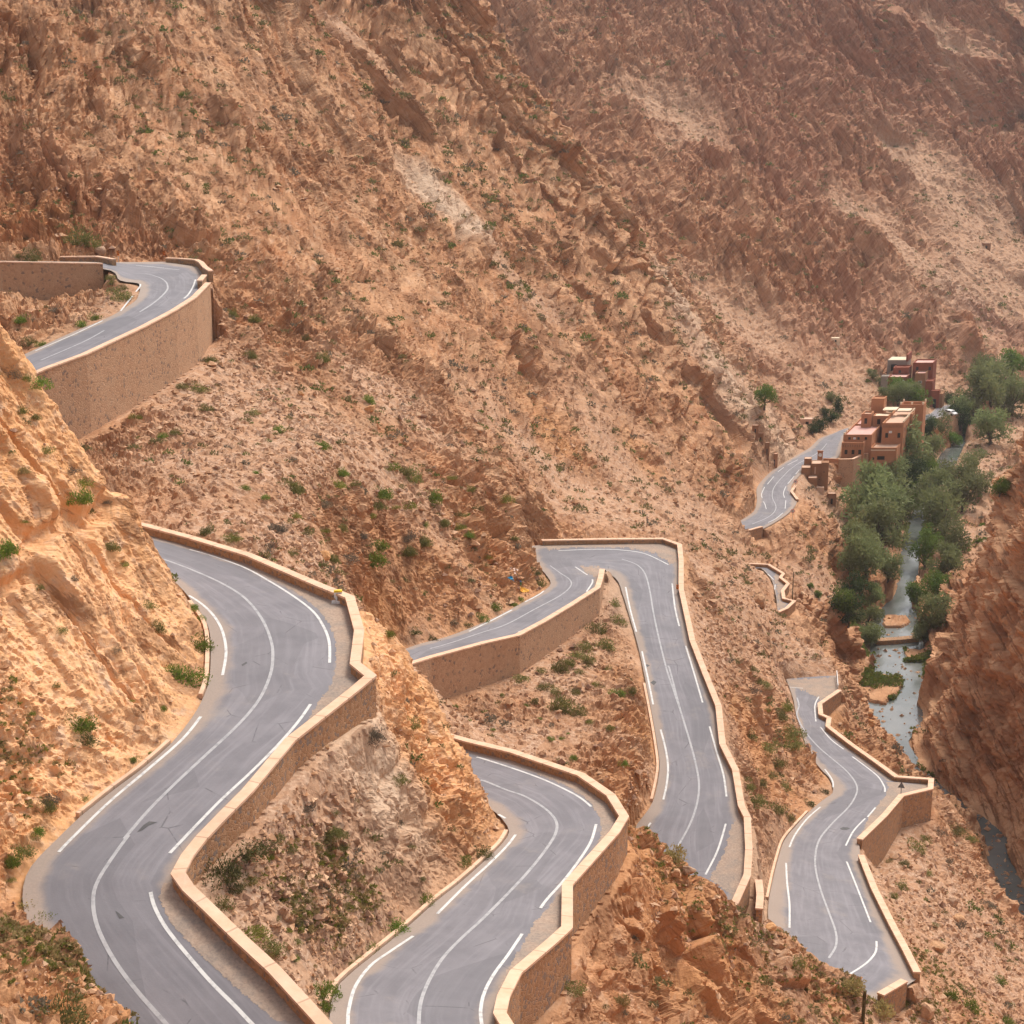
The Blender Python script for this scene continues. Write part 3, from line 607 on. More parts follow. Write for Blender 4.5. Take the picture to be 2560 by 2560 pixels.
CUT = zp((1235, 1400, 168, 9), (1150, 1480, 155, 8), (1020, 1520, 142, 6), (1600, 1900, 147, 7), (1560, 2000, 137, 7), (1500, 1980, 128, 7), (1600, 1780, 155, 6), (1950, 1950, 164, 9), (2010, 1900, 180, 9), (1900, 2120, 141, 7),
    (1800, 2440, 106, 7), (1650, 2480, 101, 7), (2050, 2500, 114, 4), (1180, 1870, 98, 5), (1100, 1950, 94, 5), (1050, 1850, 92, 4), (2120, 1850, 205, 9), (230, 2450, 56, 4), (60, 570, 190, 12), (0, 560, 188, 14), (1380, 1200, 260, 10), (1600, 1170, 290, 8))
RED = zp((2200, 200, 720, 110), (2000, 120, 720, 90), (2450, 300, 740, 90), (2350, 120, 760, 70), (1900, 420, 620, 60), (2250, 850, 520, 40), (2100, 850, 490, 30), (1900, 880, 468, 16), (0, 560, 190, 18), (2480, 860, 570, 22))
PALE = zp((1900, 1050, 394, 16), (1800, 930, 385, 14), (1700, 780, 388, 10), (1090, 370, 300, 9), (1180, 480, 300, 7), (2420, 830, 580, 30), (2300, 950, 492, 8), (960, 1900, 88, 4), (880, 1800, 85, 5), (1010, 1600, 95, 3), (150, 1300, 79, 9))
WARM = zp((150, 1350, 85, 17), (100, 1800, 77, 11), (300, 1650, 85, 8), (0, 1000, 91, 20), (980, 1700, 97, 7), (1060, 1800, 97, 6))
BROWN = zp((2420, 1700, 250, 30), (2480, 1500, 250, 30), (2400, 1900, 250, 20), (2520, 1900, 238, 20), (2500, 1250, 262, 30), (2540, 1050, 266, 20), (60, 1800, 76, 5), (150, 1900, 75, 5))
vx, vy, vz, tris = refine(T_PX)
N = len(vx); P0 = np.c_[vx, vy, vz]
e = .8; gx = (H(vx+e, vy)-H(vx-e, vy))/(2*e); gy = (H(vx, vy+e)-H(vx, vy-e))/(2*e)
e2 = 3.; gx2 = (H(vx+e2, vy)-H(vx-e2, vy))/(2*e2); gy2 = (H(vx, vy+e2)-H(vx, vy-e2))/(2*e2)
nrm = np.c_[-gx2, -gy2, np.ones(N)]; nrm /= np.linalg.norm(nrm, axis=1)[:, None]
slope = np.sqrt(gx2**2+gy2**2)
free = 1-LOCK(vx, vy)
scree = zone(vx, vy, SCREE); cut = zone(vx, vy, CUT); red = zone(vx, vy, RED); pale = zone(vx, vy, PALE); warm = zone(vx, vy, WARM); brown = zone(vx, vy, BROWN)
big = vnoise(P0/23., 5); big2 = vnoise(P0/9., 6)
scree = np.clip(scree*sstep(-.7, .25, big*.6+big2*.5+.25)*1.2, 0, 1)
scree = scree*(1-.8*cut)*sstep(1.9, 1.15, slope)
far = sstep(190, 420, vy)                     # the distant mountains carry bigger forms
nearcliff = zone(vx, vy, zp((180, 1300, 86, 15), (300, 1500, 86, 9), (0, 900, 92, 24)))*(1-.45*sstep(.2, .6, vnoise(P0/6., 99)))*sstep(-31.5, -28.5, vz-CAMZ+2.*vnoise(P0/4., 98))
rightcliff = sstep(40, 52, vx-.0*vy)*sstep(300, 285, vy)*sstep(195, 215, vy)*sstep(-101., -97., -(CAMZ-vz))
# bedding coordinates, warped
wv = np.c_[vnoise(P0/14., 11), vnoise(P0/14., 12), vnoise(P0/14., 13)]
Pw = P0+wv*1.3
s = Pw@BED; t = Pw@BT; u = Pw@BS
Q = np.c_[s, t*.22, u*.30]
rock = 1-scree
d = np.zeros(N)
def saw(L, seed, wob, big=.3):               # ledges: beds that break off sharply on their lower left edge
    f = s/L+wob*vnoise(np.c_[s*.2, t*.16, u*.22]/L, seed)+big*vnoise(P0/(L*7.), seed+1)
    k = np.floor(f); fr = (f-k).astype(np.float32); a = hf(hsh(k.astype(np.int64), np.zeros(N, np.int64)+seed, np.zeros(N, np.int64)))
    return (a*.8+.2)*(np.minimum(1-fr, fr*9)-.45)
# ribs and gullies on the big mountains
far2 = sstep(430, 560, vy)
d += far*rock*(4.0*fbm(Q/26., 4, .5, seed=21, ridged=True)+1.6*fbm(P0/40., 3, seed=27))
d += far2*(13.*fbm(np.c_[vx*.95+vy*.3, (vz-CAMZ)*.22+vx*.1, vy*.3]/44., 4, .52, seed=23, ridged=True)+3.*np.abs(vnoise(np.c_[vx, vz*.35, vy*.5]/13., 24)))*(1-.7*scree)
d += far*(1.6*fbm(np.c_[s, t*.15, u*.22]/7., 3, .55, seed=31, ridged=True))*rock
hard = sstep(-.45, .35, vnoise(P0/17., 33)+.4*vnoise(P0/6., 34))      # outcrops stand out of softer ground
soft = 1-.5*(1-hard)*(1-.5*far)
# bedding ledges
mtn = sstep(150, 200, vy)*(1-rightcliff)
d += mtn*(1-.6*scree)*4.2*saw(19., 45, .25)*sstep(-.5, .3, vnoise(np.c_[s*.4, t*.12, u*.12]/9., 47))
d += rock*soft*(1-.5*nearcliff)*(1-.5*rightcliff)*(3.1*mtn*(1+.5*far)*saw(4.6, 41, .25, .2)+1.5*mtn*(1+.7*far)*saw(1.7, 43, .3, .25))
d += far2*(1-.5*scree)*5.*saw(12., 49, .3)
# blocky fracture at three sizes
scl = 1+far*1.0
an = .5+.45*sstep(150, 110, vy)
b1, h1 = blocks(np.c_[s, t*an, u*(an+.1)]/(3.4*scl[:, None])+.35*wv, 51)
b2, h2 = blocks(np.c_[s, t*(an+.1), u*(an+.1)]/(1.25*scl[:, None])+.3*wv, 52, 1.2)
b3, h3 = blocks(P0/(.55*scl[:, None])+.2*wv, 53, 1.3)
b4, h4 = blocks(P0/(.26*scl[:, None])+.2*wv, 54, 1.3)
amp = (1-.86*nearcliff)
nf = .42+.58*sstep(105, 165, vy); st_ = 1-.5*sstep(.9, 2., slope)*(1-sstep(120, 170, vy))               # nearer ground breaks into smaller pieces
bil = -fbm(P0/3.2+.3*wv, 4, .5, seed=57, ridged=True); nearg = 1-sstep(110, 165, vy)
d += rock*nearg*(1-.8*nearcliff)*.75*bil
d += rock*soft*amp*st_*scl**.6*((2.0-.9*nearg)*nf*b1+1.3*nf*b2+.5*(.5+.5*nf)*b3+.16*b4)
stones = sstep(.58, .8, h3)
d += scree*scl*(.16*b2*sstep(.5, .8, h2)+.26*stones*(.5+b3)+.06*fbm(P0/.9, 3, seed=61))
d += rightcliff*(-2.3*fbm(P0/8.5+.3*wv, 5, .52, seed=71, ridged=True)+1.0*blocks(P0/4.6+.4*wv, 72)[0]+.4*blocks(P0/1.6+.4*wv, 73)[0])
d += cut*rock*(.55*blocks(P0/3.1+.3*wv, 81)[0]+.2*blocks(P0/.9+.3*wv, 82)[0])
# slabs of the near cliff: long cracks along the bedding
qn = .80*vx+.52*(vz-CAMZ)+.25*vy; qa = .52*vx-.80*(vz-CAMZ)
def slab(L, seed, wob):
    f = qn/L+wob*vnoise(np.c_[qa*.12, qn*.3, vy*.12]*(3/L), seed)+.35*vnoise(P0/7., seed+1); k = np.floor(f); fr = (f-k).astype(np.float32); a = hf(hsh(k.astype(np.int64), np.zeros(N, np.int64)+seed, np.zeros(N, np.int64)))
    return (a*.85+.15)*(np.minimum(1-fr, fr*9)-.45)
d += nearcliff*(1.15*slab(4.2, 93, .45)+.5*slab(1.5, 94, .5)+.16*slab(.55, 97, .5)+.35*fbm(np.c_[qn*1.3, qa*.2, vy*.3]/1.6, 4, .6, seed=91)-.7*sstep(.88, .97, 1-np.abs(vnoise(np.c_[qn/2.6, qa/11., vy/9.]+.15*wv, 96)))+.09*b3+.05*b4)
d += .25*fbm(P0/5., 3, seed=95)*(1+2*far)
spur = zone(vx, vy, zp((1700, 2380, 99, 13), (1900, 2450, 108, 10), (1550, 2400, 88, 9)))
d = d*(1-.6*spur)+spur*(1.5*blocks(P0/3.6+.25*wv, 85, .9, .12)[0]+.5*blocks(P0/1.5+.25*wv, 86)[0])
d *= free
Pd = P0+nrm*d[:, None]
for spec in WALLS+[None]:                     # ground stays at the foot of every wall
    if spec is None: P, I, base = [r[0] for r in ROAD_A[:3]], [r[1] for r in ROAD_A[:3]], [3.6]*3
    else: P, I, base = wall_line(spec)
    O1 = offset_line(P, I, 1.)
    for i in range(len(P)-1):
        a_, b_ = P[i], P[i+1]; dx, dy = b_.x-a_.x, b_.y-a_.y; L2 = math.hypot(dx, dy)
        if L2 < .05: continue
        nx_, ny_ = dy/L2, -dx/L2; mo = (O1[i]+O1[i+1])*.5-(a_+b_)*.5
        if nx_*mo.x+ny_*mo.y < 0: nx_, ny_ = -nx_, -ny_
        m = (np.abs(Pd[:, 0]-(a_.x+b_.x)/2) < L2/2+2) & (np.abs(Pd[:, 1]-(a_.y+b_.y)/2) < L2/2+2); k_ = np.nonzero(m)[0]
        if not len(k_): continue
        rx, ry = Pd[k_, 0]-a_.x, Pd[k_, 1]-a_.y; tt = (rx*dx+ry*dy)/L2**2; sd2 = rx*nx_+ry*ny_
        ok2 = (tt > -.6/L2) & (tt < 1+.6/L2) & (sd2 > -.42) & (sd2 < 1.5); k_ = k_[ok2]; tt = np.clip(tt[ok2], 0, 1); sd2 = sd2[ok2]
        zb_ = (a_.z-base[i])*(1-tt)+(b_.z-base[i+1])*tt+.1+.9*np.clip(sd2-.6, 0, 2); Pd[k_, 2] = np.minimum(Pd[k_, 2], zb_)
nearroad = np.where(in_fine(vx, vy), fine(vx, vy, fine.locks), 0.)*(vz-CAMZ > -97)
terr = np_mesh('terrain', Pd, tris, None, smooth=False, attrs={'scree': scree, 'cut': cut, 'redness': red, 'pale': pale, 'warm': warm, 'brown': brown, 'verge': nearroad.astype(np.float32), 'cell': (h1*.6+h2*.4), 'far2': far2})
tag(terr, 'rocky ochre mountainsides, cliffs and scree slopes falling into the gorge', 'terrain', kind='structure')
print('terrain verts', N, 'tris', len(tris))
# ---- terrain material
mt, ntm, bsdf = new_mat('rock', .92, .15); G = NG(ntm)
pos = G.pos()
bedv = G.mapping(pos, rot=(0, R(41), R(11)), scale=(1, 1, 1))       # x runs across the bedding
strat = G.mapping(bedv, scale=(1., .18, .22))
n_big = G.noise(pos, .035, 5, .6); n_mid = G.noise(pos, .22, 6, .62); n_fine = G.noise(pos, 1.7, 6, .68)
n_str = G.noise(strat, .55, 6, .66, .4); n_str2 = G.noise(strat, 2.4, 4, .6)
strat3 = G.mapping(bedv, scale=(1., .09, .12))
n_s3 = G.noise(strat3, 1.15, 5, .7, .6); n_s4 = G.noise(strat3, .42, 6, .7, .5)
rockA = G.mix(G.ramp(n_big, .36, .64), (.44, .222, .112), (.50, .285, .16))
rockA = G.mix(G.ramp(n_str, .42, .64), rockA, (.36, .158, .072))
rockA = G.mix(G.math('MULTIPLY', G.ramp(n_str2, .53, .70), .6), rockA, (.60, .40, .275))
rockA = G.mix(G.math('MULTIPLY', G.attr('cell'), .4), rockA, (.55, .335, .20))
vary = G.mix(G.ramp(n_mid, .3, .7), (.70, .66, .64), (1.14, 1.13, 1.12))
col = G.mix(1., rockA, vary, 'MULTIPLY')
brnc = G.mix(G.ramp(n_mid, .3, .7), (.52, .265, .14), (.68, .41, .24))
col = G.mix(G.math('MULTIPLY', G.attr('brown'), .7), col, brnc)
col = G.mix(G.attr('pale'), col, G.mix(G.ramp(n_fine, .3, .7), (.52, .35, .235), (.58, .42, .30)))
redc = G.mix(G.ramp(n_str, .35, .65), (.40, .175, .105), (.26, .10, .06))
col = G.mix(G.math('MULTIPLY', G.attr('redness'), .5), col, redc)
cutc = G.mix(G.ramp(n_mid, .35, .65), (.54, .265, .112), (.42, .19, .085))
col = G.mix(G.math('MULTIPLY', G.attr('cut'), .6), col, cutc)
warmc = G.mix(G.ramp(n_str, .35, .68), (.80, .44, .22), (.62, .31, .135))
warmc = G.mix(G.ramp(n_fine, .45, .75, 0, .7), warmc, (.78, .53, .35))
warmc = G.mix(G.ramp(G.noise(pos, .55, 5, .65), .56, .72, 0, .7), warmc, (.50, .36, .27))
col = G.mix(G.math('MULTIPLY', G.attr('warm'), .85), col, warmc)
# crack shade put into the colour as thin dark streaks along the bedding
farc = G.mix(G.ramp(n_str, .38, .62), (.42, .20, .115), (.32, .135, .078))
col = G.mix(G.math('MULTIPLY', G.attr('far2'), .28), col, farc)
crack_shade = G.math('MAXIMUM', G.ramp(n_s3, .55, .62), G.ramp(n_s4, .565, .61))
col = G.mix(G.math('MULTIPLY', crack_shade, .6), col, (.20, .09, .045))
# scree: loose stones of many tints on a pinkish earth
st1 = G.voro(pos, 1.9); st2 = G.voro(pos, 5.5)
sep = G.n('ShaderNodeSeparateColor'); G.link(st1, sep.inputs[0]); sep2 = G.n('ShaderNodeSeparateColor'); G.link(st2, sep2.inputs[0])
earth = G.mix(G.ramp(n_mid, .3, .7), (.40, .212, .118), (.46, .262, .155))
stone = G.mix(sep2.outputs[0], (.30, .16, .095), (.58, .40, .285))
scr = G.mix(G.ramp(sep.outputs[1], .35, .7, .15, .75), earth, stone)
col = G.mix(G.attr('scree'), col, scr)
col = G.mix(G.ramp(n_fine, .58, .75, 0, .55), col, (.26, .13, .075))
dust = G.mix(n_fine, (.40, .27, .19), (.50, .36, .26))
col = G.mix(G.ramp(G.attr('verge'), .45, .95, 0, .55), col, dust)
col = G.hsv(col, .501, 1.02, 1.)
G.link(col, bsdf.inputs['Base Color'])
hgt = G.math('ADD', G.math('MULTIPLY', n_fine, .5), G.math('MULTIPLY', n_str2, .35))
vd = G.voro(pos, 3.2, 'F1', 'Distance')
b_ = G.bump(hgt, .8, .22); b_ = G.bump(vd, .35, .12, b_)
G.link(b_, bsdf.inputs['Normal'])
terr.data.materials.append(mt)
# ------------------------------------------------------------------ roads, markings
ma, nta, ba = new_mat('asphalt', .78, .3); G = NG(nta); pos = G.pos()
uvn = G.n('ShaderNodeUVMap'); sepu = G.n('ShaderNodeSeparateXYZ'); G.link(uvn.outputs[0], sepu.inputs[0]); uu, vv = sepu.outputs[0], sepu.outputs[1]
n1 = G.noise(pos, .5, 5, .6); n2 = G.noise(pos, 9., 4, .6); n3 = G.noise(G.mapping(uvn.outputs[0], scale=(22, .16, 1)), 1., 5, .6)
asp = G.mix(G.ramp(n1, .3, .7), (.150, .138, .152), (.205, .188, .202))
asp = G.mix(G.ramp(n3, .42, .75, 0, .5), asp, (.285, .262, .28))        # worn wheel tracks
asp = G.mix(G.ramp(n3, .25, .08, 0, .5), asp, (.10, .098, .10))
asp = G.mix(G.math('MULTIPLY', n2, .35), asp, (.22, .21, .205))
vp = G.n('ShaderNodeSeparateColor'); G.link(G.voro(G.mapping(uvn.outputs[0], scale=(2.2, .11, 1)), 1.), vp.inputs[0])
asp = G.mix(G.ramp(vp.outputs[0], .72, .74, 0, .35), asp, (.118, .112, .12)); asp = G.mix(G.ramp(G.noise(pos, .22, 6, .7), .56, .72, 0, .45), asp, (.30, .255, .225))
ck = G.n('ShaderNodeTexVoronoi', _feature='DISTANCE_TO_EDGE'); G.link(G.mix(.12, pos, G.n('ShaderNodeTexNoise').outputs['Color']), ck.inputs['Vector']); ck.inputs['Scale'].default_value = .33
asp = G.mix(G.math('MULTIPLY', G.ramp(ck.outputs[0], .012, .004), G.ramp(n1, .52, .6, 0, .6)), asp, (.07, .066, .068))
edge = G.math('ABSOLUTE', G.math('SUBTRACT', uu, .5))
grav = G.mix(n2, (.27, .205, .16), (.40, .30, .23))
en = G.math('ADD', edge, G.math('MULTIPLY', G.math('SUBTRACT', n1, .5), .16))
asp = G.mix(G.ramp(en, .33, .42, 0, .8), asp, grav)
G.link(asp, ba.inputs['Base Color']); G.link(G.bump(n2, .25, .03), ba.inputs['Normal'])
def paint(name, c0, c1, lo, hi):
    m, n, b = new_mat(name, .7, .3); G = NG(n); p = G.pos()
    k = G.noise(p, 2.2, 6, .7); G.link(G.mix(G.ramp(k, lo, hi), c0, c1), b.inputs['Base Color']); return m
m_edge = paint('edge_paint', (.62, .60, .57), (.36, .34, .335), .46, .72)
m_mid = paint('faded_centre_paint', (.40, .385, .385), (.25, .245, .25), .4, .75)
EPX = {}
road_objs = {}; road_bvh = {}
ROADLBL = {'A': 'grey asphalt road round the topmost hairpin at the left', 'D': 'wide grey asphalt road sweeping round the nearest bend', 'E': 'grey asphalt road of the lower middle bend',
    'F': 'grey asphalt road through the middle hairpin and down its straight', 'C': 'grey asphalt road winding along the gorge edge at the right', 'G': 'tiny far stretch of road inside the zigzag parapet', 'H': 'far grey road running past the earth hotel'}
for k, (L, Q) in DENSE.items():
    vs = []; fs = []; uv = []; ncr = 9; dist = 0
    for i, (l, q) in enumerate(zip(L, Q)):
        if i: dist += ((l+q)*.5-(L[i-1]+Q[i-1])*.5).length
        for j in range(ncr):
            t = j/(ncr-1); p = l.lerp(q, t); p.z += .05*math.sin(math.pi*t); vs.append(p); uv.append((t, dist))
    for i in range(len(L)-1):
        for j in range(ncr-1):
            a = i*ncr+j; fs.append((a, a+1, a+ncr+1, a+ncr))
    bv = BVHTree.FromPolygons(vs, fs); road_bvh[k] = bv
    # skirts so that the carriageway is a slab
    o = mesh_obj('road', vs, fs, ma, smooth=True, uv=uv)
    tag(o, ROADLBL[k], 'road', kind='structure'); road_objs[k] = o
CAMP = Vector((0, 0, CAMZ))
def on_road(k, p):
    d = (at_z(p[0], p[1], 100.)-CAMP).normalized(); hit = road_bvh[k].ray_cast(CAMP, d)
    return hit[0]
def spline(pts, n=6):
    pts = [Vector(p) for p in pts]
    if len(pts) < 3: return [pts[0].lerp(pts[-1], i/n) for i in range(n+1)]
    out = []
    for i in range(len(pts)-1):
        p0 = pts[max(i-1, 0)]; p1, p2 = pts[i], pts[i+1]; p3 = pts[min(i+2, len(pts)-1)]
        for j in range(n):
            t = j/n; out.append(.5*((2*p1)+(p2-p0)*t+(2*p0-5*p1+4*p2-p3)*t*t+(3*p1-p0-3*p2+p3)*t**3))
    return out+[pts[-1]]
def marking(k, view, pts, w=.16, kind='edge_line'):
    P = [on_road(k, p) for p in spline([view(*p) for p in pts])]; P = [p for p in P if p is not None]
    if len(P) < 2: print('marking missed', k, pts[0]); return
    P2 = [P[0]]
    for p in P[1:]:
        if (p-P2[-1]).length > .25: P2.append(p)
    P = P2; vs = []; fs = []; hw = w/2; mc = 3; bv = road_bvh[k]
    for i, p in enumerate(P):
        t = (P[min(i+1, len(P)-1)]-P[max(i-1, 0)]); t.z = 0
        if t.length < 1e-6: t = Vector((1, 0, 0))
        t.normalize(); nn = Vector((t.y, -t.x, 0))
        for s_ in (-1, 0, 1):
            q = p+nn*hw*s_; h = bv.ray_cast(Vector((q.x, q.y, q.z+3)), Vector((0, 0, -1)))[0]
            vs.append(Vector((q.x, q.y, (h.z if h is not None else q.z)+.012)))
    for i in range(len(P)-1):
        for j in range(2): fs.append((i*3+j, i*3+j+1, i*3+j+4, i*3+j+3))
    mesh_obj(kind, vs, fs, m_mid if kind == 'centre_line' else m_edge, road_objs[k])
cl = lambda k, v, p, w=.17: marking(k, v, p, w, 'centre_line')
cl('D', V2, [(790, 190), (900, 230), (1060, 300), (1180, 375), (1260, 470), (1305, 570), (1318, 650), (1305, 750), (1250, 870), (1150, 990), (1000, 1130), (850, 1270), (720, 1400), (600, 1540)])
cl('D', V3, [(690, 405), (620, 500), (530, 640), (500, 740), (515, 870), (570, 1000), (650, 1130), (760, 1270), (890, 1415), (960, 1500)])
for p in ([(915, 142), (1030, 175), (1180, 230), (1300, 295), (1420, 370), (1510, 440), (1560, 510), (1590, 590), (1592, 690)], [(1500, 890), (1440, 975), (1340, 1090), (1200, 1230), (1050, 1370), (820, 1610)],
          [(800, 310), (865, 340), (960, 395), (1030, 460), (1075, 540), (1092, 640), (1075, 750)], [(970, 950), (880, 1060), (720, 1200), (520, 1370), (340, 1545), (284, 1604)]): marking('D', V2, p)
marking('D', V3, [(808, 710), (830, 790), (890, 900), (1000, 1040), (1130, 1190), (1260, 1320), (1350, 1415), (1440, 1500)])
cl('E', V5, [(860, 322), (890, 330), (1000, 375), (1100, 410), (1200, 470), (1260, 530), (1270, 590), (1230, 670), (1130, 800), (1000, 940), (870, 1070), (740, 1190), (650, 1290), (580, 1410), (540, 1520), (530, 1631), (530, 1700)])
for p in ([(840, 200), (880, 210), (1050, 265), (1200, 320), (1320, 375), (1400, 420), (1455, 465)], [(1482, 560), (1455, 650), (1400, 740), (1310, 860), (1220, 960), (1180, 1015)], [(1085, 1148), (1010, 1260), (930, 1370), (880, 1470), (862, 1560), (868, 1631), (880, 1690)],
          [(920, 485), (940, 497), (995, 528)], [(1050, 615), (1000, 680), (900, 780), (780, 890), (630, 1040)], [(500, 1160), (380, 1240), (270, 1320), (190, 1430), (155, 1550), (150, 1631), (152, 1700)]): marking('E', V5, p)
cl('F', V4, [(590, 690), (700, 660), (850, 610), (1000, 560), (1150, 480), (1290, 405), (1345, 355), (1340, 320), (1290, 285), (1235, 245)], .14)
cl('F', V4, [(1620, 210), (1700, 240), (1745, 290), (1770, 380), (1790, 500), (1820, 640), (1860, 800), (1900, 920), (1940, 1040)])
cl('F', V6, [(140, 130), (150, 150), (200, 340), (245, 490), (280, 620), (297, 730), (285, 830), (250, 930), (190, 1040)])
for p in ([(1065, 602), (1180, 553), (1290, 480)], [(1430, 385), (1460, 340), (1462, 318)], [(1370, 252), (1435, 295)], [(800, 598), (920, 540), (1030, 483)], [(1100, 440), (1190, 390), (1235, 335)], [(1280, 165), (1450, 158), (1600, 160), (1740, 180), (1870, 240)],
          [(1640, 360), (1665, 480), (1698, 600)], [(1728, 705), (1760, 850), (1788, 990)], [(1828, 1125), (1855, 1230), (1868, 1330), (1860, 1420), (1843, 1500)], [(1890, 340), (1905, 470), (1928, 570)]): marking('F', V4, p, .17)
marking('F', V5, [(1775, 552), (1738, 600)])
for p in ([(230, 30), (270, 160), (315, 315)], [(350, 435), (385, 560), (420, 680), (435, 788)], [(432, 925), (390, 1060), (330, 1180)]): marking('F', V6, p)
cl('C', V6, [(790, 290), (800, 330), (790, 380), (830, 460), (900, 540), (970, 600), (1040, 660), (1085, 720), (1090, 770), (1050, 840), (970, 920), (905, 1000), (883, 1080), (885, 1160), (910, 1260), (950, 1370), (985, 1470), (985, 1540), (950, 1600)])
for p in ([(755, 238), (820, 243)], [(900, 285), (880, 330), (885, 410)], [(908, 438), (960, 500), (1025, 550)], [(1068, 587), (1140, 640), (1200, 690), (1230, 740), (1232, 765)], [(930, 650), (965, 700), (972, 735), (965, 770)], [(908, 840), (840, 900), (780, 980), (752, 1042)],
          [(1185, 843), (1145, 890)], [(1133, 898), (1075, 960), (1035, 1035)], [(735, 1122), (740, 1220), (752, 1330), (752, 1448)], [(1040, 1115), (1090, 1240), (1160, 1420)], [(1190, 1515), (1185, 1570), (1140, 1625), (1050, 1685)]): marking('C', V6, p)
cl('H', V9, [(0, 1860), (150, 1800), (300, 1730), (400, 1650), (445, 1560), (430, 1480), (390, 1400), (375, 1310), (400, 1200), (470, 1090), (580, 970), (700, 850), (850, 740), (920, 700), (1100, 610), (1280, 490), (1390, 360)])
for p in ([(300, 1830), (440, 1760), (575, 1650)], [(615, 1570), (628, 1420)], [(605, 1370), (585, 1280), (630, 1160)], [(665, 1110), (780, 975)], [(810, 930), (880, 850)], [(265, 1580), (240, 1490), (210, 1440)], [(190, 1375), (178, 1300), (235, 1170)], [(285, 1120), (405, 975)], [(480, 890), (590, 805)], [(660, 760), (850, 665)]): marking('H', V9, p, .15)
marking('G', V8, [(350, 300), (400, 340), (420, 360)]); marking('G', V8, [(430, 390), (427, 420)])
cl('A', VA, [(700, 340), (840, 370), (950, 410), (1030, 470), (1055, 540), (1040, 600), (950, 700), (800, 820), (620, 935)]); cl('A', V1, [(560, 700), (450, 760), (220, 860)])
for v, p in ((VA, [(1490, 430), (1440, 560), (1370, 670), (1300, 730)]), (VA, [(560, 210), (900, 240), (1240, 280)]), (VA, [(630, 500), (610, 590), (520, 730), (320, 920)]), (V1, [(550, 648), (400, 720), (190, 810)])): marking('A', v, p)
def drape(name, poly, step, cast, off, mat, parent, ragged=0.):
    """A thin sheet laid over a surface inside a polygon: the polygon is filled with small cells, each dropped onto the surface."""
    xs = [p[0] for p in poly]; ys = [p[1] for p in poly]; rr = random.Random(5); ph = [rr.uniform(0, 6) for _ in range(4)]
    def ins(x, y):
        x += ragged*(math.sin(y*.31+ph[0])+.6*math.sin(y*.83+ph[1])); y += ragged*(math.sin(x*.27+ph[2])+.6*math.sin(x*.91+ph[3])); c = False; j = len(poly)-1
        for i in range(len(poly)):
            if (poly[i][1] > y) != (poly[j][1] > y) and x < (poly[j][0]-poly[i][0])*(y-poly[i][1])/(poly[j][1]-poly[i][1])+poly[i][0]: c = not c
            j = i
        return c
    nx_ = int((max(xs)-min(xs))/step)+2; ny_ = int((max(ys)-min(ys))/step)+2; idx = {}; vs = []; fs = []
    def vert(i, j):
        if (i, j) not in idx:
            p = cast((min(xs)+i*step, min(ys)+j*step)); idx[(i, j)] = None if p is None else len(vs)
            if p is not None: vs.append(p+off)
        return idx[(i, j)]
    for i in range(nx_):
        for j in range(ny_):
            if ins(min(xs)+(i+.5)*step, min(ys)+(j+.5)*step):
                q = [vert(i, j), vert(i+1, j), vert(i+1, j+1), vert(i, j+1)]
                if None not in q and max((vs[q[a]]-vs[q[b]]).length for a, b in ((0, 2), (1, 3))) < 4: fs.append(tuple(q[::-1]))
    return mesh_obj(name, vs, fs, mat, parent) if fs else None
# tar patches and manholes
m_tar = paint('tar', (.075, .07, .07), (.10, .095, .09), .4, .7)
def patch(k, view, pts):
    P = [on_road(k, view(*p)) for p in pts]
    if any(p is None for p in P): return
    mesh_obj('tar_patch', [p+Vector((0, 0, .011)) for p in P], [tuple(range(len(P)))], m_tar, road_objs[k])
patch('D', V3, [(735, 388), (770, 350), (800, 330), (845, 335), (800, 352), (765, 378)]); patch('D', V3, [(618, 810), (635, 820), (668, 848), (640, 852), (632, 835)])
patch('D', V2, [(1165, 700), (1190, 685), (1195, 692), (1172, 706)])
patch('C', V6, [(1005, 948), (1020, 942), (1045, 943), (1058, 948), (1040, 956), (1015, 956)]); patch('F', V6, [(22, 128), (35, 122), (50, 128), (38, 136)]); patch('F', V6, [(52, 215), (68, 203), (84, 212), (70, 228)])
# ------------------------------------------------------------------ stone walls with plastered coping
ms, nts, bs = new_mat('masonry', .92, .15); G = NG(nts); pos = G.pos()
vc = G.voro(pos, 5.2); sp = G.n('ShaderNodeSeparateColor'); G.link(vc, sp.inputs[0])
ve = G.n('ShaderNodeTexVoronoi', _feature='DISTANCE_TO_EDGE'); G.link(pos, ve.inputs['Vector']); ve.inputs['Scale'].default_value = 5.2
stc = G.mix(sp.outputs[0], (.36, .185, .092), (.50, .295, .165)); stc = G.mix(G.ramp(sp.outputs[1], .78, .84), stc, (.26, .19, .15))
stc = G.mix(G.ramp(ve.outputs[0], .0, .07, .75, 0), stc, (.42, .265, .165))
stc = G.mix(G.ramp(G.noise(pos, .8, 5, .6), .5, .75, 0, .6), stc, (.43, .25, .15))
G.link(stc, bs.inputs['Base Color']); G.link(G.bump(G.ramp(ve.outputs[0], 0, .12), .6, .06), bs.inputs['Normal'])
mtw, ntt, bt = new_mat('tall_wall_masonry', .92, .15); G = NG(ntt); pos = G.pos()
vc = G.voro(pos, 4.2); sp = G.n('ShaderNodeSeparateColor'); G.link(vc, sp.inputs[0])
ve2 = G.n('ShaderNodeTexVoronoi', _feature='DISTANCE_TO_EDGE'); G.link(pos, ve2.inputs['Vector']); ve2.inputs['Scale'].default_value = 4.2
stc = G.mix(sp.outputs[0], (.42, .235, .135), (.52, .315, .19)); stc = G.mix(G.ramp(sp.outputs[1], .9, .94), stc, (.22, .15, .115))
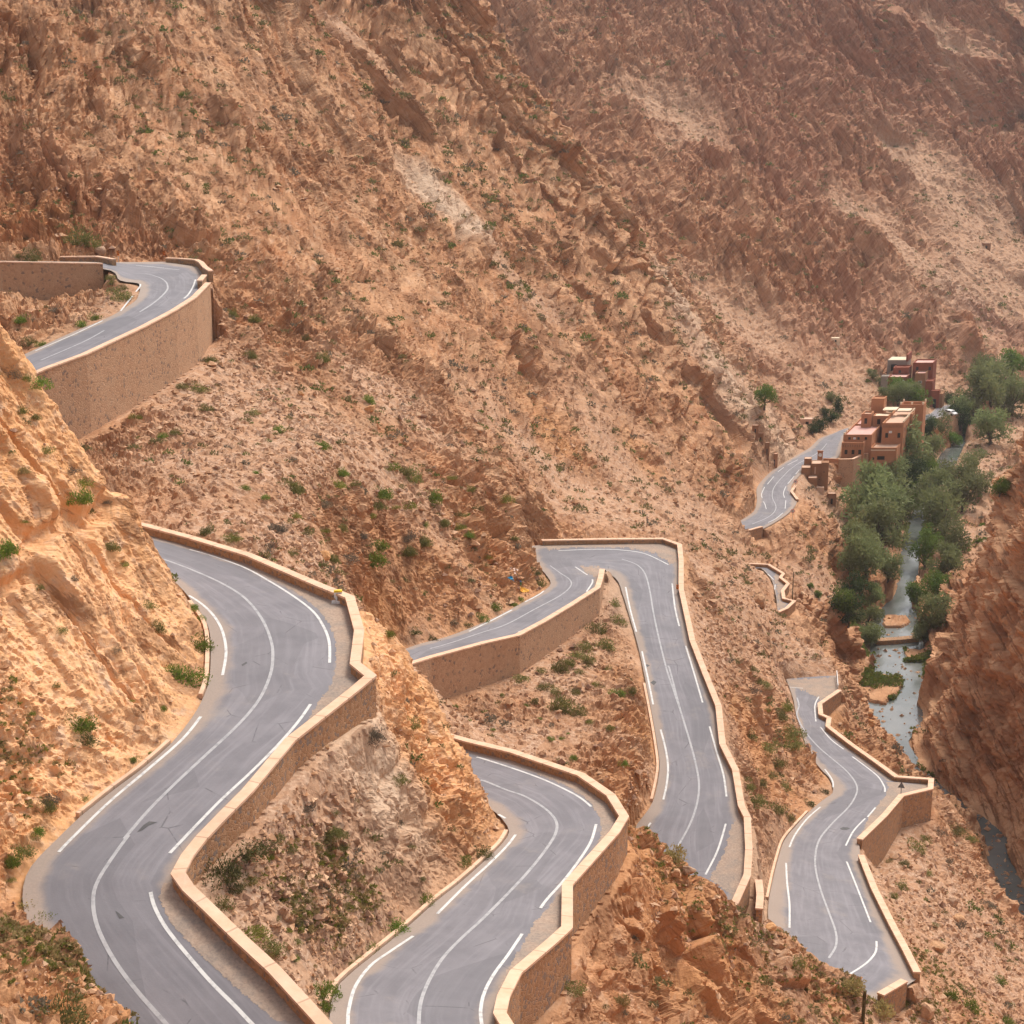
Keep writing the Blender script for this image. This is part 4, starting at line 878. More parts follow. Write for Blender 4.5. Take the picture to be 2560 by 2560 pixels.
stc = G.mix(G.ramp(G.noise(pos, .5, 6, .6), .42, .7, .1, .75), stc, (.50, .31, .19))
G.link(stc, bt.inputs['Base Color']); G.link(G.bump(G.ramp(ve2.outputs[0], 0, .14), .5, .07), bt.inputs['Normal'])
mc, ntc, bc = new_mat('coping_plaster', .85, .2); G = NG(ntc); pos = G.pos()
cc = G.mix(G.ramp(G.noise(pos, 1.2, 6, .6), .3, .72), (.76, .50, .345), (.66, .41, .265)); cc = G.mix(G.ramp(G.noise(pos, 7, 4, .7), .58, .8, 0, .5), cc, (.50, .32, .22))
uvc = G.n('ShaderNodeUVMap'); sx = G.n('ShaderNodeSeparateXYZ'); G.link(uvc.outputs[0], sx.inputs[0])
fr_ = G.math('FRACT', G.math('ADD', G.math('MULTIPLY', sx.outputs[0], .42), G.math('MULTIPLY', G.noise(pos, .3, 2), .3))); jt = G.math('GREATER_THAN', G.math('ABSOLUTE', G.math('SUBTRACT', fr_, .5)), .482)
cc = G.mix(G.math('MULTIPLY', jt, .6), cc, (.33, .20, .13)); cc = G.mix(G.ramp(G.noise(pos, .35, 5, .7), .5, .75, 0, .55), cc, (.52, .36, .26))
G.link(cc, bc.inputs['Base Color']); G.link(G.bump(G.noise(pos, 12, 4), .2, .03), bc.inputs['Normal'])
def ribbon_wall(P, I, ztop, zbot, thick, name, mat, parent, step=1.):
    """A closed wall along a plan polyline P; ztop/zbot are per-point heights."""
    n = len(P); a = offset_line(P, I, thick/2); b = offset_line(P, I, -thick/2); vs = []; fs = []
    for i in range(n):
        vs += [Vector((a[i].x, a[i].y, zbot[i])), Vector((a[i].x, a[i].y, ztop[i])), Vector((b[i].x, b[i].y, ztop[i])), Vector((b[i].x, b[i].y, zbot[i]))]
    for i in range(n-1):
        for j in range(4):
            k = (j+1) % 4; fs.append((i*4+j, i*4+k, i*4+4+k, i*4+4+j))
    fs += [(0, 3, 2, 1), tuple((n-1)*4+j for j in (0, 1, 2, 3))]
    dl = [0.]
    for i in range(1, n): dl.append(dl[-1]+(P[i]-P[i-1]).length)
    o = mesh_obj(name, vs, fs, mat, parent, uv=[(dl[i//4], i % 4) for i in range(4*n)])
    bm = bmesh.new(); bm.from_mesh(o.data); bmesh.ops.recalc_face_normals(bm, faces=bm.faces); bm.to_mesh(o.data); bm.free()
    return o

def build_wall(P, I, base, label, kind, caph=CAPH):
    root = empty('parapet_wall' if kind != 'tall' else 'retaining_wall', P[len(P)//2]); inv = Vector(root.location)
    loc = lambda pts: [p-inv for p in pts]
    P, I = loc(P), loc(I)
    ct = .13
    zt = [p.z+caph-ct for p in P]; zb = [p.z-b-1.6 for p, b in zip(P, base)]
    ribbon_wall(P, I, zt, zb, .46, 'masonry', mtw if kind == 'tall' else ms, root)
    ribbon_wall(P, I, [p.z+caph for p in P], [p.z+caph-ct for p in P], .58, 'coping', mc, root)
    tag(root, label, 'wall'); return root
for spec in WALLS:
    P, I, base = wall_line(spec); build_wall(P, I, base, spec[5], spec[6])
# ------------------------------------------------------------------ ray casting onto the finished terrain
bpy.context.view_layer.update()
_bvdep = bpy.context.evaluated_depsgraph_get()
def ground(px, py):                          # what the camera sees of the terrain at a photograph pixel
    d = (at_z(px, py, 100.)-CAMP).normalized(); ok, loc, n, i = terr.ray_cast(CAMP+d*5, d)
    
    if ok:
        for bv in road_bvh.values():
            h_ = bv.ray_cast(CAMP, d)[0]
            if h_ is not None and (h_-CAMP).length < (loc-CAMP).length-.4: return (None, None)
    return (loc, n) if ok else (None, None)
def below(x, y):                             # terrain height under a plan position
    ok, loc, n, i = terr.ray_cast(Vector((x, y, 400)), Vector((0, 0, -1)))
    return (loc, n) if ok else (None, None)
def depth_of(p): return p.y*CT-(p.z-CAMZ)*ST
# ------------------------------------------------------------------ river
mw, nw, bw = new_mat('river_water', .06, .5); G = NG(nw); pos = G.pos()
wn = G.noise(pos, .09, 4, .6); G.link(G.mix(G.ramp(wn, .35, .7), (.10, .11, .10), (.19, .19, .175)), bw.inputs['Base Color'])
rp = G.noise(G.mapping(pos, scale=(1, .5, 1)), 1.6, 4, .6); G.link(G.bump(rp, .22, .12), bw.inputs['Normal'])
G.link(G.ramp(G.noise(pos, .25, 3), .35, .7, .03, .22), bw.inputs['Roughness'])
L, Q = dense(RIVER, 2., True, True)
Lo = offset_line(L, Q, .9); Qo = offset_line(Q, L, .9); vs = []; fs = []
for i, (l, q) in enumerate(zip(Lo, Qo)):
    for j in range(7): p = l.lerp(q, j/6); vs.append((p.x, p.y, p.z))
for i in range(len(Lo)-1):
    for j in range(6): a = i*7+j; fs.append((a, a+1, a+8, a+7))
tag(mesh_obj('river', vs, fs, mw, smooth=True), 'shallow pale river winding along the bottom of the gorge', 'river', kind='structure')
# stone weir across it
P = [at_h(*V8(1035, 745), 102.75), at_h(*V8(1160, 738), 102.75), at_h(*V8(1285, 726), 102.75)]
rt = empty('stone_weir', P[1]); tag(rt, 'low stone weir crossing the river below the trees', 'weir')
ribbon_wall([p-P[1] for p in P], [p-P[1]+Vector((0, 5, 0)) for p in P], [.75]*3, [-1.2]*3, 1.7, 'masonry', ms, rt)
# ------------------------------------------------------------------ more walls round the topmost hairpin, kerbs, terrace walls
rA = ROAD_A[:3]
build_wall([r[0] for r in rA], [r[1] for r in rA], [3.6]*3, 'straight retaining wall at the left edge, facing the topmost hairpin', 'tall')
def cap_pts(h, *pp): return [at_h(p[0], p[1], h-CAPH)-Vector((0, 0, CAPH)) for p in pp]
inA = at_h(400, 690, 20.2)
P = cap_pts(20.1, VA(1035, 88), VA(1250, 96), VA(1500, 116), VA(1570, 150), VA(1640, 230), VA(1725, 288)); build_wall(P, [inA]*len(P), [.8]*len(P), 'curved far parapet of the topmost hairpin with a broken end', 'stone')
P = cap_pts(20.5, VA(1625, 350), VA(1550, 440)); build_wall(P, [at_h(440, 700, 20.5)]*2, [.8]*2, 'short stub of parapet at the corner of the topmost hairpin', 'stone')
P = cap_pts(19., (150, 641), (242, 640), (285, 647)); build_wall(P, [at_h(240, 668, 19.)]*3, [.8]*3, 'low parapet on the far side of the topmost road', 'stone')
P = cap_pts(85.3, V9(805, 1140), V9(735, 1245), V9(845, 1395)); build_wall(P, [at_h(1940, 1235, 85.3)]*3, [1.2]*3, 'small bent wall beside the far road below the kasbah', 'stone')
P = cap_pts(61.2, V6(597, 1205), V6(605, 1280), V6(600, 1350)); build_wall(P, [at_h(1850, 2230, 61.2)]*3, [1.5]*3, 'short pillar of wall between the central and right hand roads', 'stone')
def kerb(k, i0, i1, side=0, d=.18, hh=.13, wd=.22):
    rows = ROADS[k][0][i0:i1+1]; Ld, Qd = dense(rows, 1., True, True)
    A, B = (Ld, Qd) if side == 0 else (Qd, Ld); o = offset_line(A, B, d)
    r = ribbon_wall(o, B, [p.z+hh for p in A], [p.z-.4 for p in A], wd, 'kerb', mc, None); tag(r, None, None, kind='structure')
kerb('D', 4, 9); kerb('E', 2, 10); kerb('F', 19, 23, 1); kerb('C', 12, 17); kerb('D', 11, 14)
m_gr, ngr, bgr = new_mat('gravel', .95, .1); G = NG(ngr); pg_ = G.pos(); gk = G.noise(pg_, 6., 5, .7); gk2 = G.noise(pg_, .7, 4, .6)
G.link(G.mix(G.ramp(gk2, .35, .65), G.mix(G.ramp(gk, .3, .7), (.30, .215, .165), (.44, .325, .245)), G.mix(G.ramp(gk, .3, .7), (.25, .20, .17), (.36, .28, .22))), bgr.inputs['Base Color']); G.link(G.bump(gk, .5, .05), bgr.inputs['Normal'])
def gravel(k, view, pts):
    drape('gravel_shoulder', [view(*p) for p in pts], 3.2, lambda p: on_road(k, p), Vector((0, 0, .009)), m_gr, road_objs[k], 1.6)
gravel('C', V6, [(745, 200), (985, 186), (1002, 250), (930, 292), (905, 300), (880, 285), (840, 262), (755, 228)])
gravel('D', V2, [(1000, 120), (1200, 185), (1400, 275), (1560, 335), (1670, 390), (1700, 480), (1715, 560), (1690, 680), (1740, 760), (1690, 815), (1560, 920), (1480, 985), (1530, 890), (1600, 800), (1625, 690), (1620, 580), (1590, 500), (1530, 425), (1430, 350), (1300, 275), (1150, 200)])
gravel('E', V5, [(1310, 900), (1318, 1100), (1240, 1165), (1060, 1330), (990, 1470), (960, 1560), (930, 1560), (960, 1430), (1030, 1300), (1110, 1170), (1140, 1100), (1240, 990)])
gravel('E', V5, [(900, 150), (1030, 180), (1240, 255), (1390, 310), (1490, 385), (1590, 530), (1540, 620), (1490, 680), (1510, 600), (1500, 520), (1440, 430), (1320, 350), (1100, 260), (900, 190)])
gravel('F', V4, [(1390, 250), (1500, 245), (1495, 330), (1475, 360), (1480, 310), (1440, 290)]); gravel('F', V4, [(1200, 125), (1500, 118), (1830, 120), (1915, 150), (1920, 230), (1880, 235), (1800, 180), (1650, 148), (1400, 145), (1230, 160)])
gravel('C', V6, [(1240, 690), (1290, 702), (1455, 712), (1450, 740), (1300, 790), (1180, 920), (1110, 985), (1150, 890), (1230, 790), (1250, 740)])
gravel('D', V3, [(960, 640), (1010, 720), (1200, 920), (1400, 1100), (1600, 1310), (1660, 1400), (1480, 1400), (1300, 1250), (1080, 1050), (920, 880), (850, 740), (880, 660)])
gravel('F', V6, [(520, 850), (532, 1050), (520, 1180), (470, 1290), (350, 1200), (420, 1080), (460, 940)]); gravel('G', V8, [(450, 300), (462, 345), (500, 380), (470, 430), (478, 475), (530, 490), (490, 525), (450, 545), (445, 480), (440, 410), (420, 340)])
# ------------------------------------------------------------------ small roadside things
def plain(name, col, rough=.6, spec=.3, metal=0, vary=.12):
    m, n, b = new_mat(name, rough, spec); b.inputs['Metallic'].default_value = metal; G = NG(n)
    k = G.noise(G.pos(), 3.1, 5, .65); lo = tuple(c*(1-vary*2) for c in col); hi = tuple(min(1, c*(1+vary)) for c in col)
    G.link(G.mix(G.ramp(k, .3, .7), lo, hi), b.inputs['Base Color']); return m
m_white = plain('white_paint', (.78, .76, .73)); m_yellow = plain('yellow_paint', (.80, .55, .03)); m_black = plain('black_paint', (.03, .028, .027))
m_redp = plain('red_paint', (.55, .05, .06)); m_steel = plain('galvanised_steel', (.50, .50, .50), .4, .5, .6); m_orange = plain('orange_paint', (.85, .22, .02))
m_grey = plain('grey_paint', (.16, .165, .17)); m_wood = plain('weathered_wood', (.115, .10, .05), .9, .1, 0, .25); m_ink = plain('faded_ink', (.35, .35, .38))
def faceto(root, p): d = CAMP-p; root.rotation_euler.z = math.atan2(d.y, d.x)+math.pi/2     # local -Y looks towards the viewpoint
def extrude(prof, y0, y1):
    mb = MB(); n = len(prof); vs = [(x, y0, z) for x, z in prof]+[(x, y1, z) for x, z in prof]
    return mb.add(vs, [tuple(range(n)), tuple(range(2*n-1, n-1, -1))]+[(i, n+i, n+(i+1) % n, (i+1) % n) for i in range(n)])
# kilometre stone
p = on_road('D', V2(1634, 398)); km = empty('kilometre_stone', p); tag(km, 'white kilometre stone with yellow top beside the nearest bend', 'milestone'); faceto(km, p)
extrude([(-.16, .1), (.16, .1), (.16, .22), (.235, .34), (.245, .66), (-.245, .66), (-.235, .34), (-.16, .22)], -.11, .11).build('body', m_white, km)
extrude([(-.25, .66), (.25, .66), (.25, .74), (.2, .78), (-.2, .78), (-.25, .74)], -.12, .12).build('top', m_yellow, km)
extrude([(-.46, -.1), (.44, -.1), (.42, .08), (.2, .14), (-.22, .15), (-.38, .09)], -.26, .2).build('foot', m_white, km)
ink = MB()
for x0, x1, z0 in ((-.14, .15, .585), (-.15, .0, .5), (.04, .16, .5), (-.1, .1, .42), (-.02, .12, .34)): ink.box(x0, x1, -.113, -.11, z0, z0+.028)
ink.build('lettering', m_ink, km)
def round_sign(px, py, h, lbl):
    p = at_h(px, py, h); r = empty('road_sign', p); tag(r, lbl, 'road sign', 'round road signs by the far road'); faceto(r, p)
    MB().tube([(0, .03, -.3), (0, .03, 2.)], .035, 6).build('post', m_steel, r)
    def disc(rad, y0, y1): return extrude([(rad*math.cos(t*math.pi/12), 1.75+rad*math.sin(t*math.pi/12)) for t in range(24)], y0, y1)
    disc(.40, -.02, .02).build('ring', m_redp, r); disc(.30, -.032, -.019).build('plate', m_white, r)
    mb = MB(); mb.box(-.2, .2, -.04, -.031, 1.7, 1.8); mb.box(-.1, .1, -.04, -.031, 1.8, 1.87); mb.build('symbol', m_black, r)
round_sign(*V9(803, 1215), 85.5, 'round red rimmed sign beside the far road, nearer the kasbah'); round_sign(*V9(750, 1775), 84.6, 'round red rimmed sign beside the far road, nearer its low wall')
# warning triangle seen from behind
p = at_h(*V6(1313, 772), 70.9); r = empty('warning_sign', p); tag(r, 'dark back of a triangular warning sign behind the zigzag wall', 'road sign'); faceto(r, p)
MB().tube([(0, .05, -.2), (0, .05, 1.)], .04, 6).build('post', m_grey, r); extrude([(-.36, .62), (.36, .62), (0, 1.32)], -.015, .015).build('plate', m_grey, r)
# hazard markers
for px, py, h, lbl in ((*VA(285, 95), 18.8, 'orange hazard marker at the end of the low far parapet'), (*VA(1000, 90), 19.9, 'orange hazard marker at the start of the curved far parapet'), (*VA(1603, 320), 20.3, 'orange hazard marker at the tight corner of the topmost hairpin'), (*V4(1918, 385), 53.9, 'orange hazard marker against the long central wall')):
    p = at_h(px, py, h); r = empty('hazard_marker', p); tag(r, lbl, 'road marker', 'orange hazard markers'); faceto(r, p)
    MB().tube([(0, .03, -.6), (0, .03, .75)], .03, 6).build('post', m_steel, r); MB().box(-.14, .14, -.02, .02, .28, .8).build('panel', m_orange, r)
    mb = MB(); [mb.add([(-.13, -.023, z), (.13, -.023, z+.1), (.13, -.023, z+.17), (-.13, -.023, z+.07)], [(0, 1, 2, 3)]) for z in (.32, .5, .66)]; mb.build('stripe', m_black, r)
# white guard rail at the end of the right hand road
a, b = at_h(*V8(800, 945), 76.1), at_h(*V8(808, 1028), 75.9); o = (a+b)*.5; r = empty('guard_rail', o); tag(r, 'short white guard rail at the far end of the right hand road', 'guard rail')
ribbon_wall([a-o, b-o], [a-o-Vector((3, 0, 0)), b-o-Vector((3, 0, 0))], [.78, .78], [.45, .45], .08, 'rail', m_white, r)
for t in (.05, .35, .65, .95): q = (a-o).lerp(b-o, t); MB().box(q.x-.06, q.x+.06, q.y-.06, q.y+.06, q.z-.3, q.z+.7).build('post', m_steel, r)
# pole by the small parapet, post at the bottom edge
p = at_h(*V8(534, 462), 80.9); MBp = MB().tube([p+Vector((0, 0, -.5)), p+Vector((0, 0, 4.2))], [.09, .06], 7); tag(MBp.build('utility_pole', m_wood), 'thin dark pole standing by the small zigzag parapet', 'pole')
g, n_ = ground(2157, 2558)
if g is not None:
    k = depth_of(g)/FPX
    tag(MB().tube([g+Vector((0, 0, -.5)), g+Vector((0, 0, 60*k)), g+Vector((.02, 0, 92*k))], [.13, .125, .12], 8).build('wooden_post', m_wood), 'dark weathered wooden post on the foreground spur', 'post')
# painted graffiti on the rock beside the middle hairpin: thin paint following the rock face
def daub(name, pts, mat, parent):
    vg = V(16.1, 1240, 1390); drape(name, [vg(*p) for p in pts], 1.1, lambda p: ground(*p)[0], Vector((.02, -.07, .03)), mat, parent)
g, n_ = ground(*V(16.1, 1240, 1390)(800, 950))
if g is not None:
    gr = empty('graffiti', (0, 0, 0)); tag(gr, 'blue and yellow painted graffiti on the cliff by the middle hairpin', 'graffiti')
    m_b1 = plain('blue_paint', (.02, .25, .42)); m_b2 = plain('pale_blue_paint', (.12, .24, .45)); m_g = plain('green_paint', (.10, .20, .08)); m_y = plain('ochre_paint', (.75, .36, .03)); m_w2 = plain('chalk_paint', (.72, .52, .42))
    daub('blue_shape', [(440, 880), (600, 800), (660, 830), (690, 960), (780, 1060), (640, 960)], m_b1, gr); daub('pale_blue_shape', [(830, 860), (1000, 850), (1020, 1040), (960, 1040)], m_b2, gr)
    daub('green_shape', [(940, 1060), (1020, 1070), (1030, 1190), (970, 1190)], m_g, gr); daub('yellow_shape', [(960, 1230), (1060, 1250), (1330, 1370), (1320, 1440), (1060, 1470), (980, 1420)], m_y, gr)
    for q in ([(560, 480), (640, 470), (600, 560)], [(680, 500), (760, 480), (770, 620), (700, 600)], [(800, 520), (890, 530), (880, 600), (820, 590)], [(700, 660), (780, 650), (800, 740), (740, 720)]): daub('chalk_letter', q, m_w2, gr)
# ------------------------------------------------------------------ earth buildings
def adobe(name, c0, c1, c2):
    m, n, b = new_mat(name, .92, .12); G = NG(n); p = G.pos()
    c = G.mix(G.ramp(G.noise(p, .5, 6, .65), .3, .7), c0, c1); c = G.mix(G.ramp(G.noise(p, 2.6, 5, .7), .55, .8, 0, .6), c, c2)
    G.link(c, b.inputs['Base Color']); G.link(G.bump(G.noise(p, 5, 5, .65), .35, .08), b.inputs['Normal']); return m
m_ad = adobe('orange_earth_plaster', (.47, .222, .118), (.42, .19, .095), (.34, .155, .08)); m_adr = adobe('red_earth_plaster', (.29, .098, .06), (.25, .08, .05), (.21, .075, .05))
m_adp = adobe('pale_roof_screed', (.66, .44, .31), (.58, .37, .26), (.46, .29, .20)); m_adb = adobe('brown_rammed_earth', (.36, .185, .10), (.30, .15, .08), (.42, .24, .14))
m_pink = adobe('pink_roof', (.68, .42, .36), (.62, .36, .30), (.52, .30, .24)); m_conc = adobe('bare_concrete', (.36, .30, .25), (.30, .25, .21), (.26, .22, .19)); m_cream = adobe('cream_awning', (.80, .66, .48), (.74, .58, .40), (.66, .50, .34))
m_dark = plain('dark_opening', (.018, .015, .014), .3, .5)
class Bld:
    def __init__(s, name, O, side, label, cat, fr=(1., 0.)):
        s.r = empty(name, O); tag(s.r, label, cat); s.sd = side; s.fr = fr
    def xy(s, a, b): return (a*s.fr[0]+b*s.sd[0], a*s.fr[1]+b*s.sd[1])
    def foot(s, a0, a1, b0, b1): return [s.xy(a0, b0), s.xy(a1, b0), s.xy(a1, b1), s.xy(a0, b1)]
    def block(s, a0, a1, b0, b1, z0, z1, wall, roof, par=.45, t=.28, name='wall'):
        mb = MB(); mb.prism(s.foot(a0, a1, b0, b1), z0, z1-par)
        for q in ((a0, a1, b0, b0+t), (a0, a1, b1-t, b1), (a0, a0+t, b0+t, b1-t), (a1-t, a1, b0+t, b1-t)): mb.prism(s.foot(*q), z1-par-.004, z1)
        w = mb.build(name, wall, s.r)
        MB().prism(s.foot(a0+t+.02, a1-t-.02, b0+t+.02, b1-t-.02), z1-par-.05, z1-par+.06).build('roof', roof, s.r); return w
    def slab(s, a0, a1, b0, b1, z0, z1, mat, name): return MB().prism(s.foot(a0, a1, b0, b1), z0, z1).build(name, mat, s.r)
    def win_front(s, a0, a1, b, z0, z1, frame=None):
        f = MB(); e = .1
        for q in ((a0-e, a1+e, z1, z1+e), (a0-e, a1+e, z0-e, z0), (a0-e, a0, z0, z1), (a1, a1+e, z0, z1)): f.prism(s.foot(q[0], q[1], b-.07, b+.05), q[2], q[3])
        w = f.build('window', frame or m_ad, s.r); MB().prism(s.foot(a0, a1, b-.025, b+.05), z0, z1).build('pane', m_dark, w)
    def win_side(s, a, b0, b1, z0, z1, frame=None):
        f = MB(); e = .1
        for q in ((b0-e, b1+e, z1, z1+e), (b0-e, b1+e, z0-e, z0), (b0-e, b0, z0, z1), (b1, b1+e, z0, z1)): f.prism(s.foot(a-.05, a+.07, q[0], q[1]), q[2], q[3])
        w = f.build('window', frame or m_ad, s.r); MB().prism(s.foot(a-.05, a+.025, b0, b1), z0, z1).build('pane', m_dark, w)
SIDE = (.375, .927)
O = at_h(2106, 1137, 87.6)
h = Bld('hotel', O, SIDE, 'large orange earth hotel with flat terraces beside the far road', 'hotel')
h.block(0, 6.9, 0, 14, -5, 5., m_ad, m_pink); h.block(6.9, 13.2, -.6, 5.2, -9, 1.9, m_ad, m_adp, .4)
h.block(8.4, 13.6, 5.2, 24., -9, 6.9, m_ad, m_adp, .6); h.block(9.6, 15.6, 24., 29., -9, 8.1, m_ad, m_adp, .9, name='corner_tower'); h.block(13.6, 14.2, 15., 19., -9, 7.3, m_ad, m_adp, .3, .15, name='side_buttress')
h.block(.1, 5.4, -2.2, 0, -5, 3.5, m_ad, m_adp, .5, name='balcony'); h.block(2.2, 4.6, 11., 15., 4.5, 8.1, m_ad, m_adp, name='stair_house'); h.block(4.9, 8.8, 12., 16., 4.5, 7.4, m_ad, m_cream, .2, name='roof_room')
h.block(3.2, 6.4, 18.5, 22.5, 4.5, 10.6, m_ad, m_ad, .3, name='roof_tower'); h.block(-.3, 3., 14., 24., -5, 4.6, m_ad, m_pink); h.block(3., 8.4, 14., 26., -5, 5.4, m_ad, m_adp)
h.slab(6.6, 10., 15.5, 19.5, 8.1, 8.3, m_cream, 'awning'); h.slab(10., 13.3, 17., 20.5, 7.6, 7.8, m_cream, 'awning')
for a0, a1 in ((7.4, 7.9), (8.6, 10.4)): h.win_front(a0, a1, -.6, -1.1, -.5 if a0 < 8 else -.2)
h.slab(6.95, 12.9, -.66, -.6, 1.15, 1.4, m_cream, 'frieze'); h.slab(10.2, 10.9, 4.85, 5.2, 4.4, 4.9, m_white, 'air_conditioner'); h.slab(2.5, 3., -.4, 0, 3.9, 4.3, m_white, 'air_conditioner')
fz = MB()
for i in range(14): fz.prism(h.foot(8.75+i*.34, 8.93+i*.34, 5.14, 5.2), 5.7, 6.3)
fz.build('carved_band', m_adb, h.r); fz = MB()
for i in range(9): fz.prism(h.foot(.4+i*.56, .72+i*.56, -2.26, -2.2), 2.35, 3.0)
fz.build('carved_band', m_adb, h.r)
for i in range(6):
    for z in (1.5, 4.2): h.win_side(13.6 if i < 3 or i > 3 else 14.2, 6.5+i*3., 7.4+i*3., z, z+1.3)
def crenel(a, a1, b, b1, z, z1): MB().prism(h.foot(a, a1, b, b1), z, z1).build('crenellation', m_cream, h.r)
for i in range(16): crenel(13.3, 13.62, 5.5+i*1.15, 6.1+i*1.15, 6.9, 7.35)
for a, b in ((9.6, 24), (15.2, 24), (15.2, 28.6), (12.4, 24), (9.6, 28.6)): crenel(a, a+.4, b, b+.4, 8.1, 8.7)
for b in (0, 3, 6): crenel(0, .35, b, b+.4, 5., 5.5)
for a0 in (.9, 2.6, 4.2): h.win_front(a0, a0+.7, -2.2, .6, 1.7)
for a0 in (9.3, 12.3): h.win_front(a0, a0+.7, 5.2, 3.2, 4.4)
for a0 in (1.2, 3.4, 5.2): h.win_front(a0, a0+.6, 0, 3.75, 4.4)
h.win_front(6., 6.8, 12., 5.3, 6.6); h.win_front(3., 3.7, 11., 5.6, 7.)
# forecourt wall and round sign board
P = [at_h(*VH(130, 1375), 87.4), at_h(*VH(420, 1370), 87.5), at_h(*VH(655, 1250), 87.5), at_h(*VH(720, 1262), 87.5)]
build_wall(P, [at_h(2120, 1120, 87.4)]*4, [5.5]*4, 'brown retaining wall holding up the hotel forecourt', 'tall', .35)
p = at_h(*V9(1262, 672), 87.1); r = empty('sign_board', p); tag(r, 'orange masonry sign board with a round white disc by the far road', 'sign board'); faceto(r, p)
mb = MB(); mb.box(-.62, .62, -.18, .18, -.5, 2.15); mb.box(-.72, .72, -.24, .24, 2.15, 2.32); mb.build('panel', m_ad, r)
extrude([(.44*math.cos(t*math.pi/12), 1.3+.44*math.sin(t*math.pi/12)) for t in range(24)], -.22, -.17).build('disc', m_white, r)
mb = MB(); mb.box(-.02, .02, -.235, -.22, 1.3, 1.55); mb.box(0, .2, -.235, -.22, 1.28, 1.32); mb.build('mark', m_ink, r); MB().box(.75, 4.3, -.2, .2, -.5, .5).build('low_wall', m_ad, r)
# upper red house
O = at_h(*VU(475, 830), 84.); u_ = Bld('red_house', O, SIDE, 'dark red stepped house above the garden behind the hotel', 'house')
u_.block(0, 5.4, 0, 6, -3, 2.4, m_adr, m_pink, .3); u_.block(7.6, 10.6, .5, 6, -8, 3.4, m_adb, m_pink, .4); u_.block(6., 11.9, 6., 13., -8, 5.6, m_adr, m_pink, .4); u_.block(.4, 5., 6., 11., -3, 4.2, m_adr, m_adr, .3)
u_.block(-2.2, 3.6, 11., 18., -3, 5.6, m_conc, m_cream, .15, .15); u_.slab(3.2, 3.8, 10.8, 18., 5.2, 7.2, m_adr, 'side_wall'); u_.block(-2., 0, 0, 3., -3, 2.6, m_conc, m_conc, .2, name='concrete_store')
u_.slab(-1., .6, 10.6, 10.9, 2.2, 4.4, m_dark, 'opening'); u_.block(10.8, 12.9, 0, 5., -13, 1.2, m_adr, m_adr, .3, name='stair_tower')
for a in (5.6, ): u_.win_side(5.4, 1.2, 2., -.6, .8, m_adr); u_.win_side(5.4, 3., 3.9, -.4, 1., m_adr)
u_.win_front(1.2, 1.8, 0, .2, 1.2, m_adr); u_.win_front(3.2, 3.8, 0, .2, 1.2, m_adr); u_.win_front(7., 7.7, 6., 3.4, 4.4, m_adr); u_.win_front(10.6, 11.3, 6., 3.4, 4.4, m_adr); u_.win_front(2., 2.7, 6., 2.6, 3.4, m_adr); u_.win_front(8.7, 9.6, .5, .6, 1.1, m_white)
u_.slab(4.1, 4.6, -.3, 0, 1.1, 1.5, m_white, 'air_conditioner')
g_ = Bld('earth_gateway', at_h(*VU(1420, 1285), 90.3), SIDE, 'tall reddish earth gateway with a dark arch by the far road', 'gateway')
g_.block(-1.3, 1.1, 0, 2.2, -2, 5., m_adr, m_adr, .2, .2); g_.slab(-.6, .3, -.05, .4, -1, 2.6, m_dark, 'opening'); g_.block(1.1, 2., .5, 5, -2, 4., m_adb, m_adb, .1, .1, name='side_wall'); g_.block(-2.6, -1.3, 0, 1.5, -2, 2.8, m_adr, m_adr, .15, .15, name='left_pier')
# ruined kasbah below the far road
O = at_h(*V9(910, 985), 87.2); k_ = Bld('ruined_kasbah', O, (.2, .98), 'ruined brown earth kasbah with square tower below the far road', 'ruin')
k_.block(0, 2.1, 0, 3, -3.5, 2.2, m_adb, m_adp, .1, .1); k_.block(.5, 2.2, 3, 5., -3, 3.6, m_adb, m_adp, .1, .1); k_.block(1.7, 3.7, -2.2, .3, -6., .3, m_adb, m_adp, .1, .1); k_.block(2.2, 4.6, .6, 4.2, -5, 3., m_adb, m_adp, .15, .15)
k_.block(4.6, 6.2, .2, 2.4, -6, 3.3, m_adb, m_adb, .1, .2, name='tower'); k_.block(3.7, 5.4, -2.4, -1.4, -6, -1.9, m_adp, m_adp, .05, .1); k_.slab(3., 3.3, .5, .62, .6, 2.2, m_adp, 'ladder'); k_.slab(5.1, 5.3, .12, .22, 1., 1.3, m_dark, 'opening'); k_.slab(4.1, 4.3, -.5, -.4, -.5, -.3, m_dark, 'opening')
